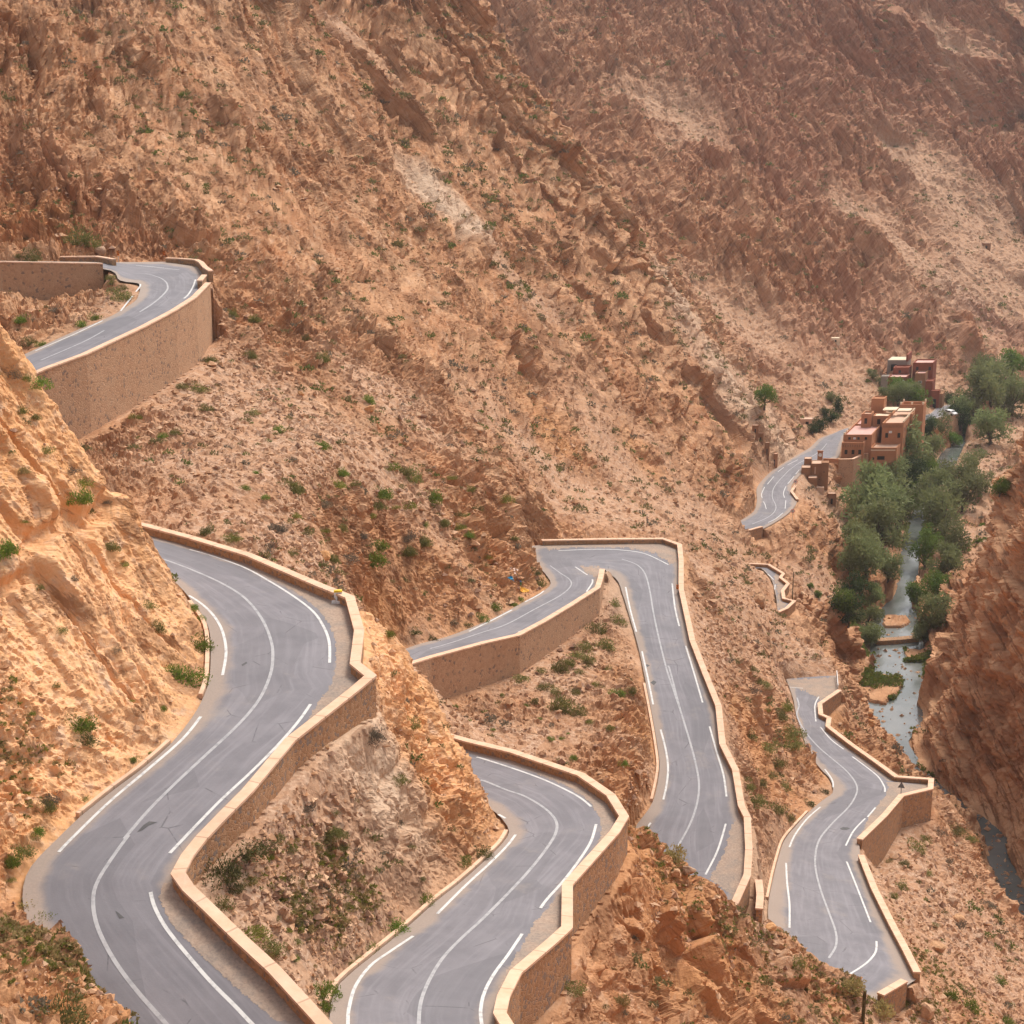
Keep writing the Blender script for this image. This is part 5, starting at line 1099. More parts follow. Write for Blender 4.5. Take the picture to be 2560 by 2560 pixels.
for (px, py, hh, wd, tall, lbl, mat) in ((*V9(1480, 1500), 92.5, 1.9, 2.6, 'small brown earth hut on the slope under the ruined kasbah', m_adb), (*V9(410, 790), 86.6, 1.5, 3., 'small pink earth hut beside the far road', m_ad), (*V9(275, 600), 84., 1.1, 3.2, 'dark square earth tower against the cliff by the far road', m_adb),
        (*V9(160, 330), 80.5, 1.2, 2., 'low earth turret halfway up the cliff by the far road', m_adb), (*V9(60, 170), 77.5, 1.4, 1.8, 'topmost little earth turret on the cliff by the far road', m_adb), (*V7(795, 135), 70., 2.4, 1.3, 'tiny pale roofed hut alone on the far mountainside', m_cream), (2466, 622, 72., 3.2, 2.2, 'tiny square stone hut high on the far right slope', m_adb),
        (2018, 1061, 84.5, 3.6, 1.4, 'low pale house with flat roof behind the bend of the far road', m_adp)):
    g, n_ = ground(px, py)
    if g is None: continue
    q = Bld('earth_hut', g, (.1, .99), lbl, 'hut'); q.block(-wd*.5, wd*.5, 0, wd*.8, -2.5, tall, mat, m_cream if mat is m_cream else m_adp, .12, .12); q.slab(-.12*wd, .1*wd, -.04, .1, tall*.05, tall*.55, m_dark, 'doorway')
# white car by the trees on the far road
p = at_h(*VB(845, 905), 90.4); r = empty('parked_car', p, R(-55)); tag(r, 'white car on the far road beyond the hotel, half behind trees', 'car')
prof = [(-2.05, .35), (2.05, .35), (2.1, .75), (1.35, .92), (.75, 1.42), (-1.1, 1.45), (-1.75, .98), (-2.08, .9)]
bd = extrude(prof, -.82, .82).build('body', m_white, r); bv = bd.modifiers.new('b', 'BEVEL'); bv.width = .08; bv.segments = 2
mb = MB(); [mb.add([(-1.0, y, 1.0), (.68, y, 1.0), (.55, y, 1.34), (-.95, y, 1.36)], [(0, 1, 2, 3)]) for y in (-.835, .835)]; mb.build('side_glass', m_dark, r)
MB().add([(1.28, -.7, .99), (1.28, .7, .99), (.83, .66, 1.38), (.83, -.66, 1.38)], [(0, 1, 2, 3)]).build('windscreen', m_dark, r)
for x in (-1.3, 1.3):
    for y in (-.78, .78): extrude([(x+.33*math.cos(t*math.pi/8), .33+.33*math.sin(t*math.pi/8)) for t in range(16)], y-.1, y+.1).build('wheel', m_black, r)
# ------------------------------------------------------------------ plants
def leaf_mat(name, c0, c1, c2, sc=3.):
    m, n, b = new_mat(name, .75, .2); G = NG(n); oi = G.n('ShaderNodeObjectInfo'); p = G.n('ShaderNodeTexCoord').outputs['Object']
    c = G.mix(G.ramp(G.noise(p, sc, 4, .6), .32, .68), c0, c1); c = G.mix(G.ramp(G.noise(p, sc*2.7, 3, .6), .55, .75, 0, .8), c, c2)
    c = G.hsv(c, G.math('ADD', .485, G.math('MULTIPLY', oi.outputs['Random'], .03)), 1., G.math('ADD', .8, G.math('MULTIPLY', oi.outputs['Random'], .4)))
    G.link(c, b.inputs['Base Color']); tr_ = G.n('ShaderNodeBsdfTranslucent'); G.link(c, tr_.inputs[0]); mx = G.n('ShaderNodeMixShader'); mx.inputs[0].default_value = .38; out_ = n.nodes['Material Output']
    G.link(b.outputs[0], mx.inputs[1]); G.link(tr_.outputs[0], mx.inputs[2]); G.link(mx.outputs[0], out_.inputs[0]); return m
LM = {'green': leaf_mat('green_leaves', (.12, .17, .028), (.20, .25, .045), (.28, .285, .07)), 'olive': leaf_mat('olive_leaves', (.15, .15, .045), (.235, .22, .07), (.32, .27, .10)),
      'dark': leaf_mat('dark_leaves', (.085, .085, .03), (.15, .14, .05), (.22, .18, .07)), 'grey': leaf_mat('grey_twigs', (.15, .118, .085), (.22, .175, .125), (.17, .155, .08)),
      'yel': leaf_mat('yellow_green_leaves', (.18, .18, .035), (.26, .26, .06), (.30, .26, .09)), 'dry': leaf_mat('dry_grass_blades', (.30, .22, .09), (.40, .30, .13), (.22, .20, .06))}
def bush_mesh(name, seed, n, flat=.75, card=.15, spiky=.5):
    r = np.random.RandomState(seed); V_ = []; F_ = []
    lob = r.normal(size=(7, 3)); lob[:, 2] = np.abs(lob[:, 2])*.6; lob /= np.linalg.norm(lob, axis=1)[:, None]; lob *= r.uniform(.3, .62, (7, 1)); lr = r.uniform(.32, .55, 7)
    for i in range(n):
        k = r.randint(7); d = r.normal(size=3); d /= np.linalg.norm(d); c = lob[k]+d*lr[k]*r.uniform(.55, 1.08)
        c[2] = abs(c[2]); c[2] *= flat
        up = c/np.linalg.norm(c)*spiky+r.normal(size=3)*.55+np.array([0, 0, .35]); up /= np.linalg.norm(up)
        sd_ = np.cross(up, r.normal(size=3)); sd_ /= np.linalg.norm(sd_); L_ = card*r.uniform(.7, 1.5); W_ = card*r.uniform(.35, .6)
        b = len(V_); V_ += [c-sd_*W_*.6, c+sd_*W_*.6, c+up*L_+sd_*W_*.4, c+up*L_*1.15-sd_*W_*.35]; F_.append((b, b+1, b+2, b+3))
    me = bpy.data.meshes.new(name); me.from_pydata([tuple(v) for v in V_], [], F_); me.update(); return me
BM = {}
for kind, n, fl, cd_, sp_ in (('green', 900, .85, .075, .5), ('olive', 950, .8, .07, .7), ('dark', 950, .85, .07, .5), ('grey', 800, .7, .065, .9), ('yel', 800, .75, .075, .7), ('dry', 700, .8, .11, 1.)):
    BM[kind] = []
    for v in range(3):
        me = bush_mesh('shrub', hash(kind) % 1000*0+len(BM)*31+v, n, fl, cd_, sp_); me.materials.append(LM[kind]); BM[kind].append(me)
B_ = lambda view, *items: [(*view(x, y), dia, k, view) for x, y, dia, k in items]
KZ = {V1: 2.14667, V2: 1.932, V3: 2.14667, V4: 2.14667, V5: 2.14667, V6: 2.0125}
V10 = V(2.14667, 500, 700); KZ[V10] = 2.14667
g, o_, d_, y_, gr_, dr = 'green', 'olive', 'dark', 'yel', 'grey', 'dry'
BUSHES = B_(V3, (1360, 430, 175, d_), (1185, 600, 150, d_), (1250, 680, 80, d_), (1500, 410, 80, o_), (1330, 630, 70, y_), (1545, 465, 60, o_), (1180, 770, 110, o_), (1330, 910, 120, y_), (1440, 990, 100, o_), (1640, 230, 80, gr_), (1800, 385, 80, o_), (1840, 460, 50, o_), (1745, 1260, 130, g), (190, 380, 60, g), (450, 200, 60, g),
    (250, 250, 70, o_), (90, 470, 110, o_), (70, 530, 90, g), (230, 840, 90, y_), (330, 1350, 210, o_), (1160, 1030, 60, y_), (1590, 970, 45, o_), (260, 190, 90, gr_), (40, 630, 50, y_), (140, 1080, 40, g), (20, 830, 60, y_), (270, 1085, 50, o_), (420, 1280, 40, g), (1490, 840, 40, o_), (1650, 745, 45, o_), (1620, 855, 35, o_), (145, 760, 90, dr), (1385, 1285, 35, g), (1580, 1065, 40, g))
BUSHES += B_(V2, (1110, 75, 80, o_), (1290, 110, 90, gr_), (1345, 35, 80, gr_), (1410, 150, 50, o_), (1680, 170, 80, gr_), (1600, 185, 60, o_), (920, 750, 130, g), (960, 580, 110, g), (850, 715, 70, g), (925, 415, 50, g), (705, 400, 75, o_), (755, 520, 65, o_), (290, 525, 45, o_), (370, 975, 110, g), (410, 1050, 90, d_), (560, 620, 40, gr_), (595, 205, 40, y_), (540, 120, 60, o_),
    (1790, 1020, 80, gr_), (1875, 540, 45, y_), (655, 1150, 40, g), (30, 130, 75, g), (145, 925, 35, g), (275, 798, 28, o_), (635, 870, 24, y_), (190, 325, 30, o_), (355, 280, 35, gr_), (785, 910, 30, g), (735, 1120, 24, g), (970, 480, 40, g))
BUSHES += B_(V4, (280, 190, 110, g), (325, 120, 80, g), (150, 180, 80, gr_), (60, 200, 60, o_), (475, 165, 60, o_), (550, 110, 60, o_), (480, 80, 60, gr_), (800, 310, 45, d_), (1090, 840, 85, o_), (1280, 990, 110, o_), (1285, 795, 80, o_), (1380, 725, 70, o_), (1480, 580, 90, o_), (1520, 670, 90, o_), (1590, 530, 70, o_), (1215, 885, 60, o_), (1270, 905, 50, o_), (1590, 910, 65, g), (1405, 1030, 65, o_),
    (1155, 965, 40, d_), (1390, 810, 50, o_), (1490, 870, 50, y_), (1550, 790, 40, o_), (1660, 910, 55, o_), (600, 630, 60, d_), (500, 590, 60, d_), (860, 520, 60, g), (795, 550, 50, d_), (950, 465, 50, g), (1030, 445, 50, g), (1072, 418, 50, g), (1160, 275, 45, d_), (1185, 340, 55, o_), (1585, 450, 50, o_), (280, 1150, 95, gr_), (495, 1095, 70, o_), (365, 600, 50, y_), (1350, 1270, 40, g), (1550, 1110, 40, y_), (1625, 1300, 40, g),
    (1415, 680, 60, o_), (1445, 740, 55, o_), (1365, 920, 40, o_), (1240, 1170, 26, g), (1300, 1170, 26, g), (975, 940, 22, g), (720, 1000, 30, g), (800, 1070, 22, g), (930, 1120, 22, g), (1110, 990, 24, g), (1330, 1140, 22, g), (1440, 1080, 30, y_), (1180, 1065, 20, g), (720, 545, 35, gr_), (1185, 800, 40, o_), (1330, 760, 55, o_), (760, 30, 50, y_), (810, 75, 45, y_), (230, 80, 45, gr_), (890, 190, 45, y_), (660, 20, 50, o_), (1040, 90, 40, o_))
BUSHES += B_(V5, (855, 690, 90, d_), (780, 750, 65, g), (590, 960, 90, g), (400, 1110, 120, g), (280, 1220, 90, g), (340, 1180, 60, g), (515, 1040, 40, g), (420, 320, 70, o_), (80, 600, 80, o_), (120, 680, 55, o_), (185, 830, 40, gr_), (75, 490, 45, o_), (125, 785, 45, gr_), (490, 670, 40, o_), (1360, 1415, 95, o_), (1600, 700, 50, g), (1880, 700, 90, dr), (1620, 1510, 60, dr), (160, 1310, 50, g), (40, 1450, 110, g), (20, 1540, 80, g), (205, 1270, 35, y_), (180, 765, 40, gr_), (545, 850, 35, o_))
BUSHES += B_(V6, (560, 240, 70, gr_), (590, 200, 70, o_), (630, 220, 45, o_), (550, 470, 60, o_), (630, 540, 70, o_), (675, 510, 70, o_), (760, 450, 90, o_), (770, 515, 70, o_), (690, 610, 60, o_), (655, 665, 60, o_), (590, 800, 100, o_), (540, 730, 60, o_), (725, 735, 60, o_), (680, 840, 70, o_), (530, 690, 50, o_), (605, 720, 50, o_), (560, 140, 40, o_), (1385, 1030, 80, o_), (1500, 950, 70, gr_), (1580, 940, 80, o_), (1440, 1000, 50, o_), (1325, 1120, 50, o_), (1255, 1105, 35, o_),
    (1320, 1240, 55, o_), (1270, 1290, 40, o_), (1120, 1200, 30, g), (1060, 1730, 80, dr), (790, 1625, 65, o_), (730, 1460, 45, g), (810, 1905, 35, y_), (1350, 1800, 80, y_), (1660, 1840, 70, g), (1560, 1770, 70, g), (1800, 1700, 60, g), (1850, 1900, 60, g), (1215, 1850, 110, dr), (170, 1075, 100, dr), (750, 890, 45, o_), (850, 815, 45, d_), (925, 755, 45, d_), (740, 330, 50, y_), (700, 380, 60, o_), (490, 100, 40, o_), (1540, 1100, 50, gr_), (1450, 1170, 40, o_), (1750, 1320, 60, gr_), (1600, 1420, 60, gr_), (1440, 1560, 35, g), (1610, 1740, 35, g), (1480, 1430, 40, o_), (1650, 990, 60, o_), (640, 350, 26, y_))
BUSHES += B_(V1, (640, 505, 90, o_), (590, 405, 60, o_), (500, 625, 60, g), (450, 660, 55, g), (375, 700, 55, o_), (215, 770, 45, g), (150, 760, 70, o_), (120, 630, 60, g), (175, 640, 40, gr_), (300, 580, 60, gr_), (190, 960, 120, g), (130, 945, 50, g), (255, 1325, 90, o_), (420, 1500, 90, y_), (380, 1440, 70, gr_), (430, 1590, 95, g), (75, 930, 60, gr_), (110, 1130, 50, o_), (690, 1045, 60, g), (1060, 1000, 75, o_), (980, 990, 60, o_), (1095, 1110, 55, o_), (735, 1155, 50, y_), (945, 1240, 45, o_),
    (880, 1260, 45, g), (1130, 860, 55, o_), (1080, 850, 45, gr_), (1340, 830, 55, o_), (1240, 610, 50, o_), (1360, 640, 45, o_), (1580, 1550, 70, o_), (1830, 1455, 60, g), (1740, 850, 45, o_), (1110, 1770, 65, d_), (1240, 1795, 70, y_), (170, 300, 75, o_), (405, 310, 50, g), (430, 200, 110, o_), (500, 225, 80, o_), (10, 1870, 110, g), (125, 1450, 50, dr), (130, 1718, 35, y_), (185, 1160, 45, o_), (600, 440, 40, o_), (655, 470, 40, o_), (575, 1615, 35, gr_), (90, 295, 40, o_))
BUSHES += B_(V10, (270, 400, 55, o_), (60, 420, 50, o_), (290, 700, 60, o_), (430, 800, 50, g), (500, 1115, 70, o_), (750, 1025, 65, g), (725, 1085, 75, y_), (960, 1135, 85, g), (960, 1205, 80, o_), (1235, 1155, 95, g), (1115, 1200, 70, y_), (1135, 1050, 90, o_), (1030, 985, 85, g), (1090, 1020, 70, o_), (650, 890, 60, g), (620, 835, 50, gr_), (420, 1320, 75, gr_), (345, 1160, 45, g), (240, 1110, 45, g), (1640, 1170, 60, y_), (1200, 1400, 60, o_), (1110, 1380, 60, gr_), (1300, 1290, 45, o_), (1120, 1450, 60, y_), (760, 1330, 55, o_),
    (655, 410, 55, o_), (560, 310, 40, o_), (830, 160, 50, gr_), (915, 640, 60, g), (1500, 1220, 45, o_), (840, 1085, 45, o_), (1045, 1210, 40, y_), (915, 1260, 40, y_), (520, 1255, 45, y_), (310, 1030, 35, g), (680, 1195, 55, gr_), (1380, 1250, 45, o_), (1430, 1255, 35, g), (1210, 1310, 40, g), (1355, 1050, 45, y_), (1460, 1120, 45, y_), (165, 180, 45, o_), (290, 205, 50, o_), (665, 1340, 40, y_), (870, 1375, 40, gr_), (1445, 1360, 45, g), (1640, 540, 0, o_))
CW = {'green': 'bright green', 'olive': 'olive', 'dark': 'dark green', 'grey': 'greyish twiggy', 'yel': 'yellow green', 'dry': 'straw coloured'}
def where(px, py):
    x, y = px*.75469, py*.75469
    if x < 330 and 560 < y < 1500 and not (y < 900 and x > 120+.55*(y-600)): return 'on the near orange cliff face' if y < 1350 else 'at the foot of the near orange cliff'
    if y < 700 and x < 230: return 'on the rocks inside the topmost hairpin' if y > 490 else 'on the slope above the topmost road'
    if x < 300 and y > 1450: return 'on the bank at the bottom left corner'
    if y < 470: return 'high on the big mountainside'
    if x < 420 and y < 760: return 'under the tall topmost retaining wall'
    if x > 390 and x < 640 and y > 1120 and x < 620 and y < 1640: return 'on the rubble slope below the nearest bend wall'
    if 640 <= x < 960 and y > 1250 and x < 930: return 'on the outcrop above the lower middle road'
    if 240 < x < 640 and y >= 1640: return 'beside the lower middle road near the bottom'
    if 780 < x < 1250 and 1090 < y < 1560: return 'on the scree between the middle hairpin and the straight road' if y > 1200 else 'along the verge of the middle hairpin'
    if 560 < x < 1010 and 900 < y < 1220: return 'on the slope over the graffiti cliff' if x > 700 else 'on the slope behind the nearest bend'
    if 200 < x <= 640 and 700 < y < 1060: return 'on the slope between the topmost wall and the nearest bend'
    if 1010 < x < 1400 and y < 1020: return 'at the foot of the big mountain above the middle hairpin'
    if 1280 < x < 1570 and 1000 < y < 1560: return 'on the slope between the straight road and the right road'
    if x > 1600 and 1480 < y < 1760: return 'on the rocky slope outside the right road wall'
    if x > 1550 and y >= 1760: return 'on the ground at the bottom right corner'
    if 1100 < x < 1600 and y >= 1500: return 'on the foreground spur'
    if 1400 < x < 1650 and 900 < y < 1100: return 'on the slope below the far road'
    return 'on the rocky slope of the big mountain'
n_ind = 0; rb = random.Random(3)
def size_word(dia_s): return 'big ' if dia_s > 58 else ('' if dia_s > 34 else 'small ')
def shape_word(i): return ('rounded', 'spreading', 'ragged', 'upright', 'low')[i % 5]
def add_bush(px, py, dia_s, kind):
    global n_ind
    gp, n = ground(px, py+dia_s*.28)
    if gp is None: return False
    Z = depth_of(gp); r = dia_s*.98*Z/FPX
    r = min(r, 2.6)
    o = bpy.data.objects.new('shrub', BM[kind][rb.randrange(3)]); COL.objects.link(o)
    sh = rb.randrange(5); zf = (1., .85, 1.05, 1.3, .7)[sh]
    o.location = gp-Vector((0, 0, r*.12)); o.rotation_euler = (rb.uniform(-.15, .15), rb.uniform(-.15, .15), rb.uniform(0, 6.28)); o.scale = (r*rb.uniform(.92, 1.12), r*rb.uniform(.9, 1.1), r*1.15*zf)
    tag(o, f'{size_word(dia_s)}{shape_word(sh)} {CW[kind]} shrub {where(px, py)}', 'shrub', 'shrubs on the slopes'); n_ind += 1; return True
for px, py, dia, kind, vw in BUSHES:
    if dia: add_bush(px, py, dia/KZ[vw], kind)
# the rest of the scrub, past three hundred: one scattered mass; random vertices of the view-adapted terrain net
me_t = terr.data; co = np.empty(len(me_t.vertices)*3, np.float32); me_t.vertices.foreach_get('co', co); co = co.reshape(-1, 3)
pr = project(co); vis = (pr[:, 0] > -120) & (pr[:, 0] < 2680) & (pr[:, 1] > -120) & (pr[:, 1] < 2680) & (pr[:, 2] > 40)
wgt = vis*np.clip(pr[:, 2]/300., .25, 3.)*(free > .85)*(slope < 2.4)*(.25+.75*sstep(-.35, .35, vnoise(co/19., 301)+.6*vnoise(co/6., 302)))*(1-.92*nearcliff)*(1-.6*rightcliff)*(1-.5*pale)
rs = np.random.RandomState(11)
def scatter(n, wg):
    c = np.cumsum(wg); return np.searchsorted(c, rs.rand(n)*c[-1])
def tuft_mass(name, ids, rad, ncard, card, flat, mats_ix, mats, label, cat, spiky=.5):
    n = len(ids); base = co[ids]; M = n*ncard; own = np.repeat(np.arange(n), ncard)
    d_ = rs.normal(size=(M, 3)); d_[:, 2] = np.abs(d_[:, 2]); d_ /= np.linalg.norm(d_, axis=1)[:, None]; rr = rad[own][:, None]
    c = base[own]+d_*rr*rs.uniform(.35, 1., (M, 1))*np.array([1, 1, flat]); up = d_*spiky+rs.normal(size=(M, 3))*.5+np.array([0, 0, .4]); up /= np.linalg.norm(up, axis=1)[:, None]
    sd_ = np.cross(up, rs.normal(size=(M, 3))); sd_ /= np.linalg.norm(sd_, axis=1)[:, None]; L_ = rr*card*rs.uniform(.7, 1.4, (M, 1)); W_ = L_*.62
    vs = np.stack([c-sd_*W_, c+sd_*W_, c+up*L_*1.3], 1).reshape(-1, 3); o = np_mesh(name, vs, np.arange(M*3).reshape(-1, 3), None, smooth=False)
    for m in mats: o.data.materials.append(m)
    o.data.polygons.foreach_set('material_index', mats_ix[own].astype(np.int32)); return tag(o, label, cat, kind='stuff')
ids = scatter(N_SCRUB, wgt); Zs = pr[ids, 2]
rad = (rs.uniform(.22, .55, len(ids))*(1+1.3*rs.rand(len(ids))**4))*np.clip(Zs/200., .75, 1.7)
sm = leaf_mat('scrub_leaves', (.15, .12, .05), (.21, .17, .075), (.27, .21, .09), .8); sm2 = leaf_mat('scrub_green_leaves', (.105, .125, .035), (.17, .18, .05), (.22, .2, .07), .8)
tuft_mass('scrub', ids, rad, 44, .24, .8, rs.choice([0, 0, 0, 1, 2], len(ids)), [sm, sm2, LM['grey']], 'sparse dark scrub dotted over the mountainsides', 'scrub')
gz = zone(co[:, 0], co[:, 1], zp((2200, 2540, 120, 12), (2050, 2470, 116, 10), (1850, 2300, 110, 6), (1700, 2150, 104, 5), (2300, 2400, 128, 14), (60, 2400, 59, 4), (60, 2000, 76, 3), (850, 2430, 78, 4), (560, 2350, 64, 4)))
ids = scatter(2600, vis*(free > .5)*gz*(.15+sstep(-.2, .5, vnoise(co/2.2, 305)))); tuft_mass('dry_grass', ids, rs.uniform(.06, .2, len(ids)), 22, .55, .7, rs.choice([0, 0, 1], len(ids)), [LM['dry'], LM['yel']], 'dry straw coloured grass over the foreground spur and banks', 'grass', 1.2)
# green waterside growth
L, Q = dense(RIVER, 1.5, True, True); ptsr = []
for P, I in ((L, Q), (Q, L)):
    for dd in (.8, 1.8, 3.2): ptsr += [tuple(p) for p in offset_line(P, I, dd)]
ptsr = np.array(ptsr); cz = np.floor(co[:, :2]/2.5).astype(np.int64); rk = set(map(tuple, np.floor(ptsr[:, :2]/2.5).astype(np.int64)))
nearw = np.array([1. if (a, b) in rk else 0. for a, b in cz]) if len(cz) < 3000000 else np.zeros(len(co))
bar = zone(co[:, 0], co[:, 1], zp((2170, 1700, 290, 9), (2240, 1870, 265, 8), (2290, 1860, 262, 8), (2330, 1560, 300, 12), (2160, 1570, 310, 10), (2330, 1300, 370, 16), (2230, 1100, 430, 14)))
ids = scatter(3600, vis*np.clip(nearw*.5+bar, 0, 1)*sstep(-.15, .45, vnoise(co/4.5, 307))*(co[:, 2]-CAMZ < -96)*(slope < 1.1)*(1-rightcliff)); tuft_mass('waterside_grass', ids, rs.uniform(.2, .6, len(ids)), 26, .4, .8, rs.choice([0, 0, 1, 2], len(ids)), [LM['green'], LM['yel'], LM['olive']], 'green reeds and grass along the river edges and bars', 'grass', 1.)
# ------------------------------------------------------------------ trees
def leaf2(name, c0, c1, c2): return leaf_mat(name, c0, c1, c2, .55)
TM = {'willow': leaf2('grey_green_tree_leaves', (.18, .205, .08), (.26, .285, .115), (.32, .335, .155)), 'greent': leaf2('fresh_tree_leaves', (.10, .16, .03), (.18, .25, .045), (.24, .29, .07)), 'darkt': leaf2('dark_tree_leaves', (.04, .065, .02), (.075, .11, .032), (.11, .14, .05)), 'brownt': leaf2('olive_tree_leaves', (.15, .165, .065), (.21, .215, .09), (.17, .2, .08))}
m_bark = plain('bark', (.13, .10, .075), .95, .1, 0, .2)
def crown_mesh(seed, n, kind, tall=1.):
    """A crown of radius 1, base at z=0: leaf clumps on an uneven set of lobes with gaps between them."""
    r = np.random.RandomState(seed); nl = 15 if kind != 'cyp' else 9; out = []
    if kind == 'cyp': lob = np.c_[r.normal(0, .1, nl), r.normal(0, .1, nl), np.linspace(.15, 1.75, nl)]; lr = .42*(1-np.linspace(0, .85, nl))+.07
    else:
        lob = r.normal(size=(nl, 3)); lob /= np.linalg.norm(lob, axis=1)[:, None]; lob *= r.uniform(.35, .78, (nl, 1)); lob[:, 2] = lob[:, 2]*.9*tall+.95*tall; lr = r.uniform(.24, .46, nl)
    k = r.choice(nl, n, p=lr**2/np.sum(lr**2)); d = r.normal(size=(n, 3)); d /= np.linalg.norm(d, axis=1)[:, None]
    c = lob[k]+d*(lr[k]*r.uniform(.45, 1.06, n)*(1+.18*np.sin(7*d[:, 0]+k)*np.cos(6*d[:, 1])))[:, None]
    up = d*.55+r.normal(size=(n, 3))*.6+np.array([0, 0, .12]); up /= np.linalg.norm(up, axis=1)[:, None]; s_ = np.cross(up, r.normal(size=(n, 3))); s_ /= np.linalg.norm(s_, axis=1)[:, None]
    L_ = r.uniform(.045, .095, (n, 1)); W_ = L_*.42
    vs = np.stack([c-s_*W_*.6, c+s_*W_, c+up*L_*1.5+s_*W_*.4, c+up*L_*1.3-s_*W_*.6], 1).reshape(-1, 3)
    o = np_mesh('crown', vs, np.arange(n*4).reshape(-1, 4), None, smooth=False); me = o.data; bpy.data.objects.remove(o); return me, lob
def trunk_mesh(seed, lob, kind):
    r = random.Random(seed); mb = MB(); top = .6 if kind != 'cyp' else 1.5
    mb.tube([(0, 0, -.25), (.02, .01, .2), (r.uniform(-.06, .06), r.uniform(-.06, .06), top)], [.085, .065, .03], 7)
    if kind != 'cyp':
        for l in lob[:9]: mb.tube([(0, 0, .25+r.uniform(0, .25)), (l[0]*.5, l[1]*.5, l[2]*.62), tuple(l)], [.04, .026, .01], 5)
    me = bpy.data.meshes.new('trunk'); me.from_pydata(mb.v, [], mb.f); me.materials.append(m_bark); return me
TPROTO = {}
for key, kind, n, tall, mt_, cnt in (('willow', 'r', 2600, 1., 'willow', 4), ('brown', 'r', 2300, 1.05, 'brownt', 2), ('green', 'r', 2300, .9, 'greent', 3), ('dark', 'r', 2300, .85, 'darkt', 2), ('tall', 'r', 2200, 1.5, 'willow', 2), ('tallgreen', 'r', 2200, 1.5, 'greent', 1), ('cypress', 'cyp', 1500, 1., 'darkt', 1)):
    TPROTO[key] = []
    for v in range(cnt):
        me, lob = crown_mesh(len(TPROTO)*17+v, n, kind, tall); me.materials.append(TM[mt_]); TPROTO[key].append((me, trunk_mesh(v+3, lob, kind), tall if kind != 'cyp' else .97))
NAME = {'willow': 'willow_tree', 'brown': 'poplar_tree', 'green': 'leafy_tree', 'dark': 'dark_tree', 'tall': 'poplar_tree', 'tallgreen': 'poplar_tree', 'cypress': 'cypress_tree'}
ADJ = {'willow': 'grey green billowing', 'brown': 'dull olive', 'green': 'fresh green', 'dark': 'dark green dense', 'tall': 'tall grey green', 'tallgreen': 'tall bright green', 'cypress': 'narrow dark'}
def twhere(px, py):
    x, y = px*.75469, py*.75469
    if y < 760 and x > 1780: return 'in the grove at the head of the valley'
    if y < 860 and x < 1740: return 'in the garden under the red house' if x > 1640 and y < 760 else 'behind the orange hotel by the far road'
    if y < 830: return 'between the far road bend and the gravel flat'
    if x > 1800 and y < 1000: return 'out on the pale gravel flat'
    if x < 1715: return 'on the left river bank below the hotel' if y < 1010 else 'at the foot of the rocks on the left river bank'
    return 'on the right river bank beside the cliff' if y > 980 else 'on the right river bank opposite the hotel'
tcount = {}
def tree(px, py, rad, key, lbl=None, hf_=1.):
    """px,py: centre of the crown in the photograph; rad: its half width there."""
    tall = TPROTO[key][0][2]
    gp, n = ground(px, py+rad*1.0*tall)
    if gp is None: return
    Z = depth_of(gp); R_ = 1.52*rad*Z/FPX
    i = tcount.get(key, 0); tcount[key] = i+1; cm, tm_, tall = TPROTO[key][i % len(TPROTO[key])]
    r = empty(NAME[key], gp-Vector((0, 0, .2)), rb.uniform(0, 6.28)); r.scale = (R_, R_*rb.uniform(.9, 1.1), R_*hf_)
    for nm, me in (('crown', cm), ('trunk', tm_)):
        o = bpy.data.objects.new(nm, me); COL.objects.link(o); o.parent = r
    sz = 'large' if rad > 48 else ('medium' if rad > 32 else 'small')
    tag(r, lbl or f'{sz} {ADJ[key]} tree {twhere(px, py)}', 'tree', 'trees along the river')
T = lambda v, k, *it: [tree(*v(x, y), rr/k, key) for x, y, rr, key in it]
# the far ones first, then nearer ones
T(V7, 2.415, (1850, 290, 75, 'green'), (1680, 290, 62, 'brown'), (1730, 400, 110, 'willow'), (1620, 450, 115, 'willow'), (1860, 470, 90, 'willow'), (1800, 530, 60, 'brown'), (1560, 545, 60, 'willow'), (1480, 475, 32, 'dark'), (1545, 590, 60, 'dark'), (1650, 560, 50, 'dark'), (1420, 655, 52, 'tall'), (1330, 650, 50, 'dark'), (1320, 695, 42, 'dark'), (1500, 735, 42, 'green'), (1565, 645, 48, 'green'),
  (1725, 665, 88, 'willow'), (1620, 870, 58, 'tall'), (1660, 985, 62, 'brown'), (1785, 1020, 50, 'green'), (1240, 820, 150, 'willow'), (1330, 800, 80, 'willow'), (1110, 950, 95, 'willow'), (1340, 930, 70, 'green'), (1230, 960, 90, 'dark'), (1500, 960, 75, 'willow'), (1560, 1060, 90, 'brown'), (960, 1060, 140, 'willow'), (1080, 1080, 120, 'brown'), (1390, 1060, 105, 'willow'), (1430, 1190, 120, 'willow'), (1290, 1040, 55, 'green'),
  (1010, 1190, 140, 'willow'), (1170, 1180, 85, 'brown'), (1240, 1130, 50, 'green'), (1070, 1290, 130, 'willow'), (955, 1350, 100, 'willow'), (365, 470, 55, 'green'), (762, 590, 32, 'dark'), (735, 560, 26, 'dark'), (700, 640, 40, 'dark'), (655, 665, 30, 'dark'), (770, 470, 26, 'brown'), (1015, 330, 26, 'brown'), (1070, 370, 24, 'brown'), (1150, 410, 45, 'green'), (1220, 420, 45, 'green'), (1170, 455, 60, 'willow'), (1240, 445, 50, 'willow'), (1280, 410, 34, 'green'), (1300, 490, 50, 'green'), (1090, 450, 32, 'brown'))
tree(*V7(810, 515), 17, 'cypress', 'slim dark cypress standing alone behind the orange hotel')
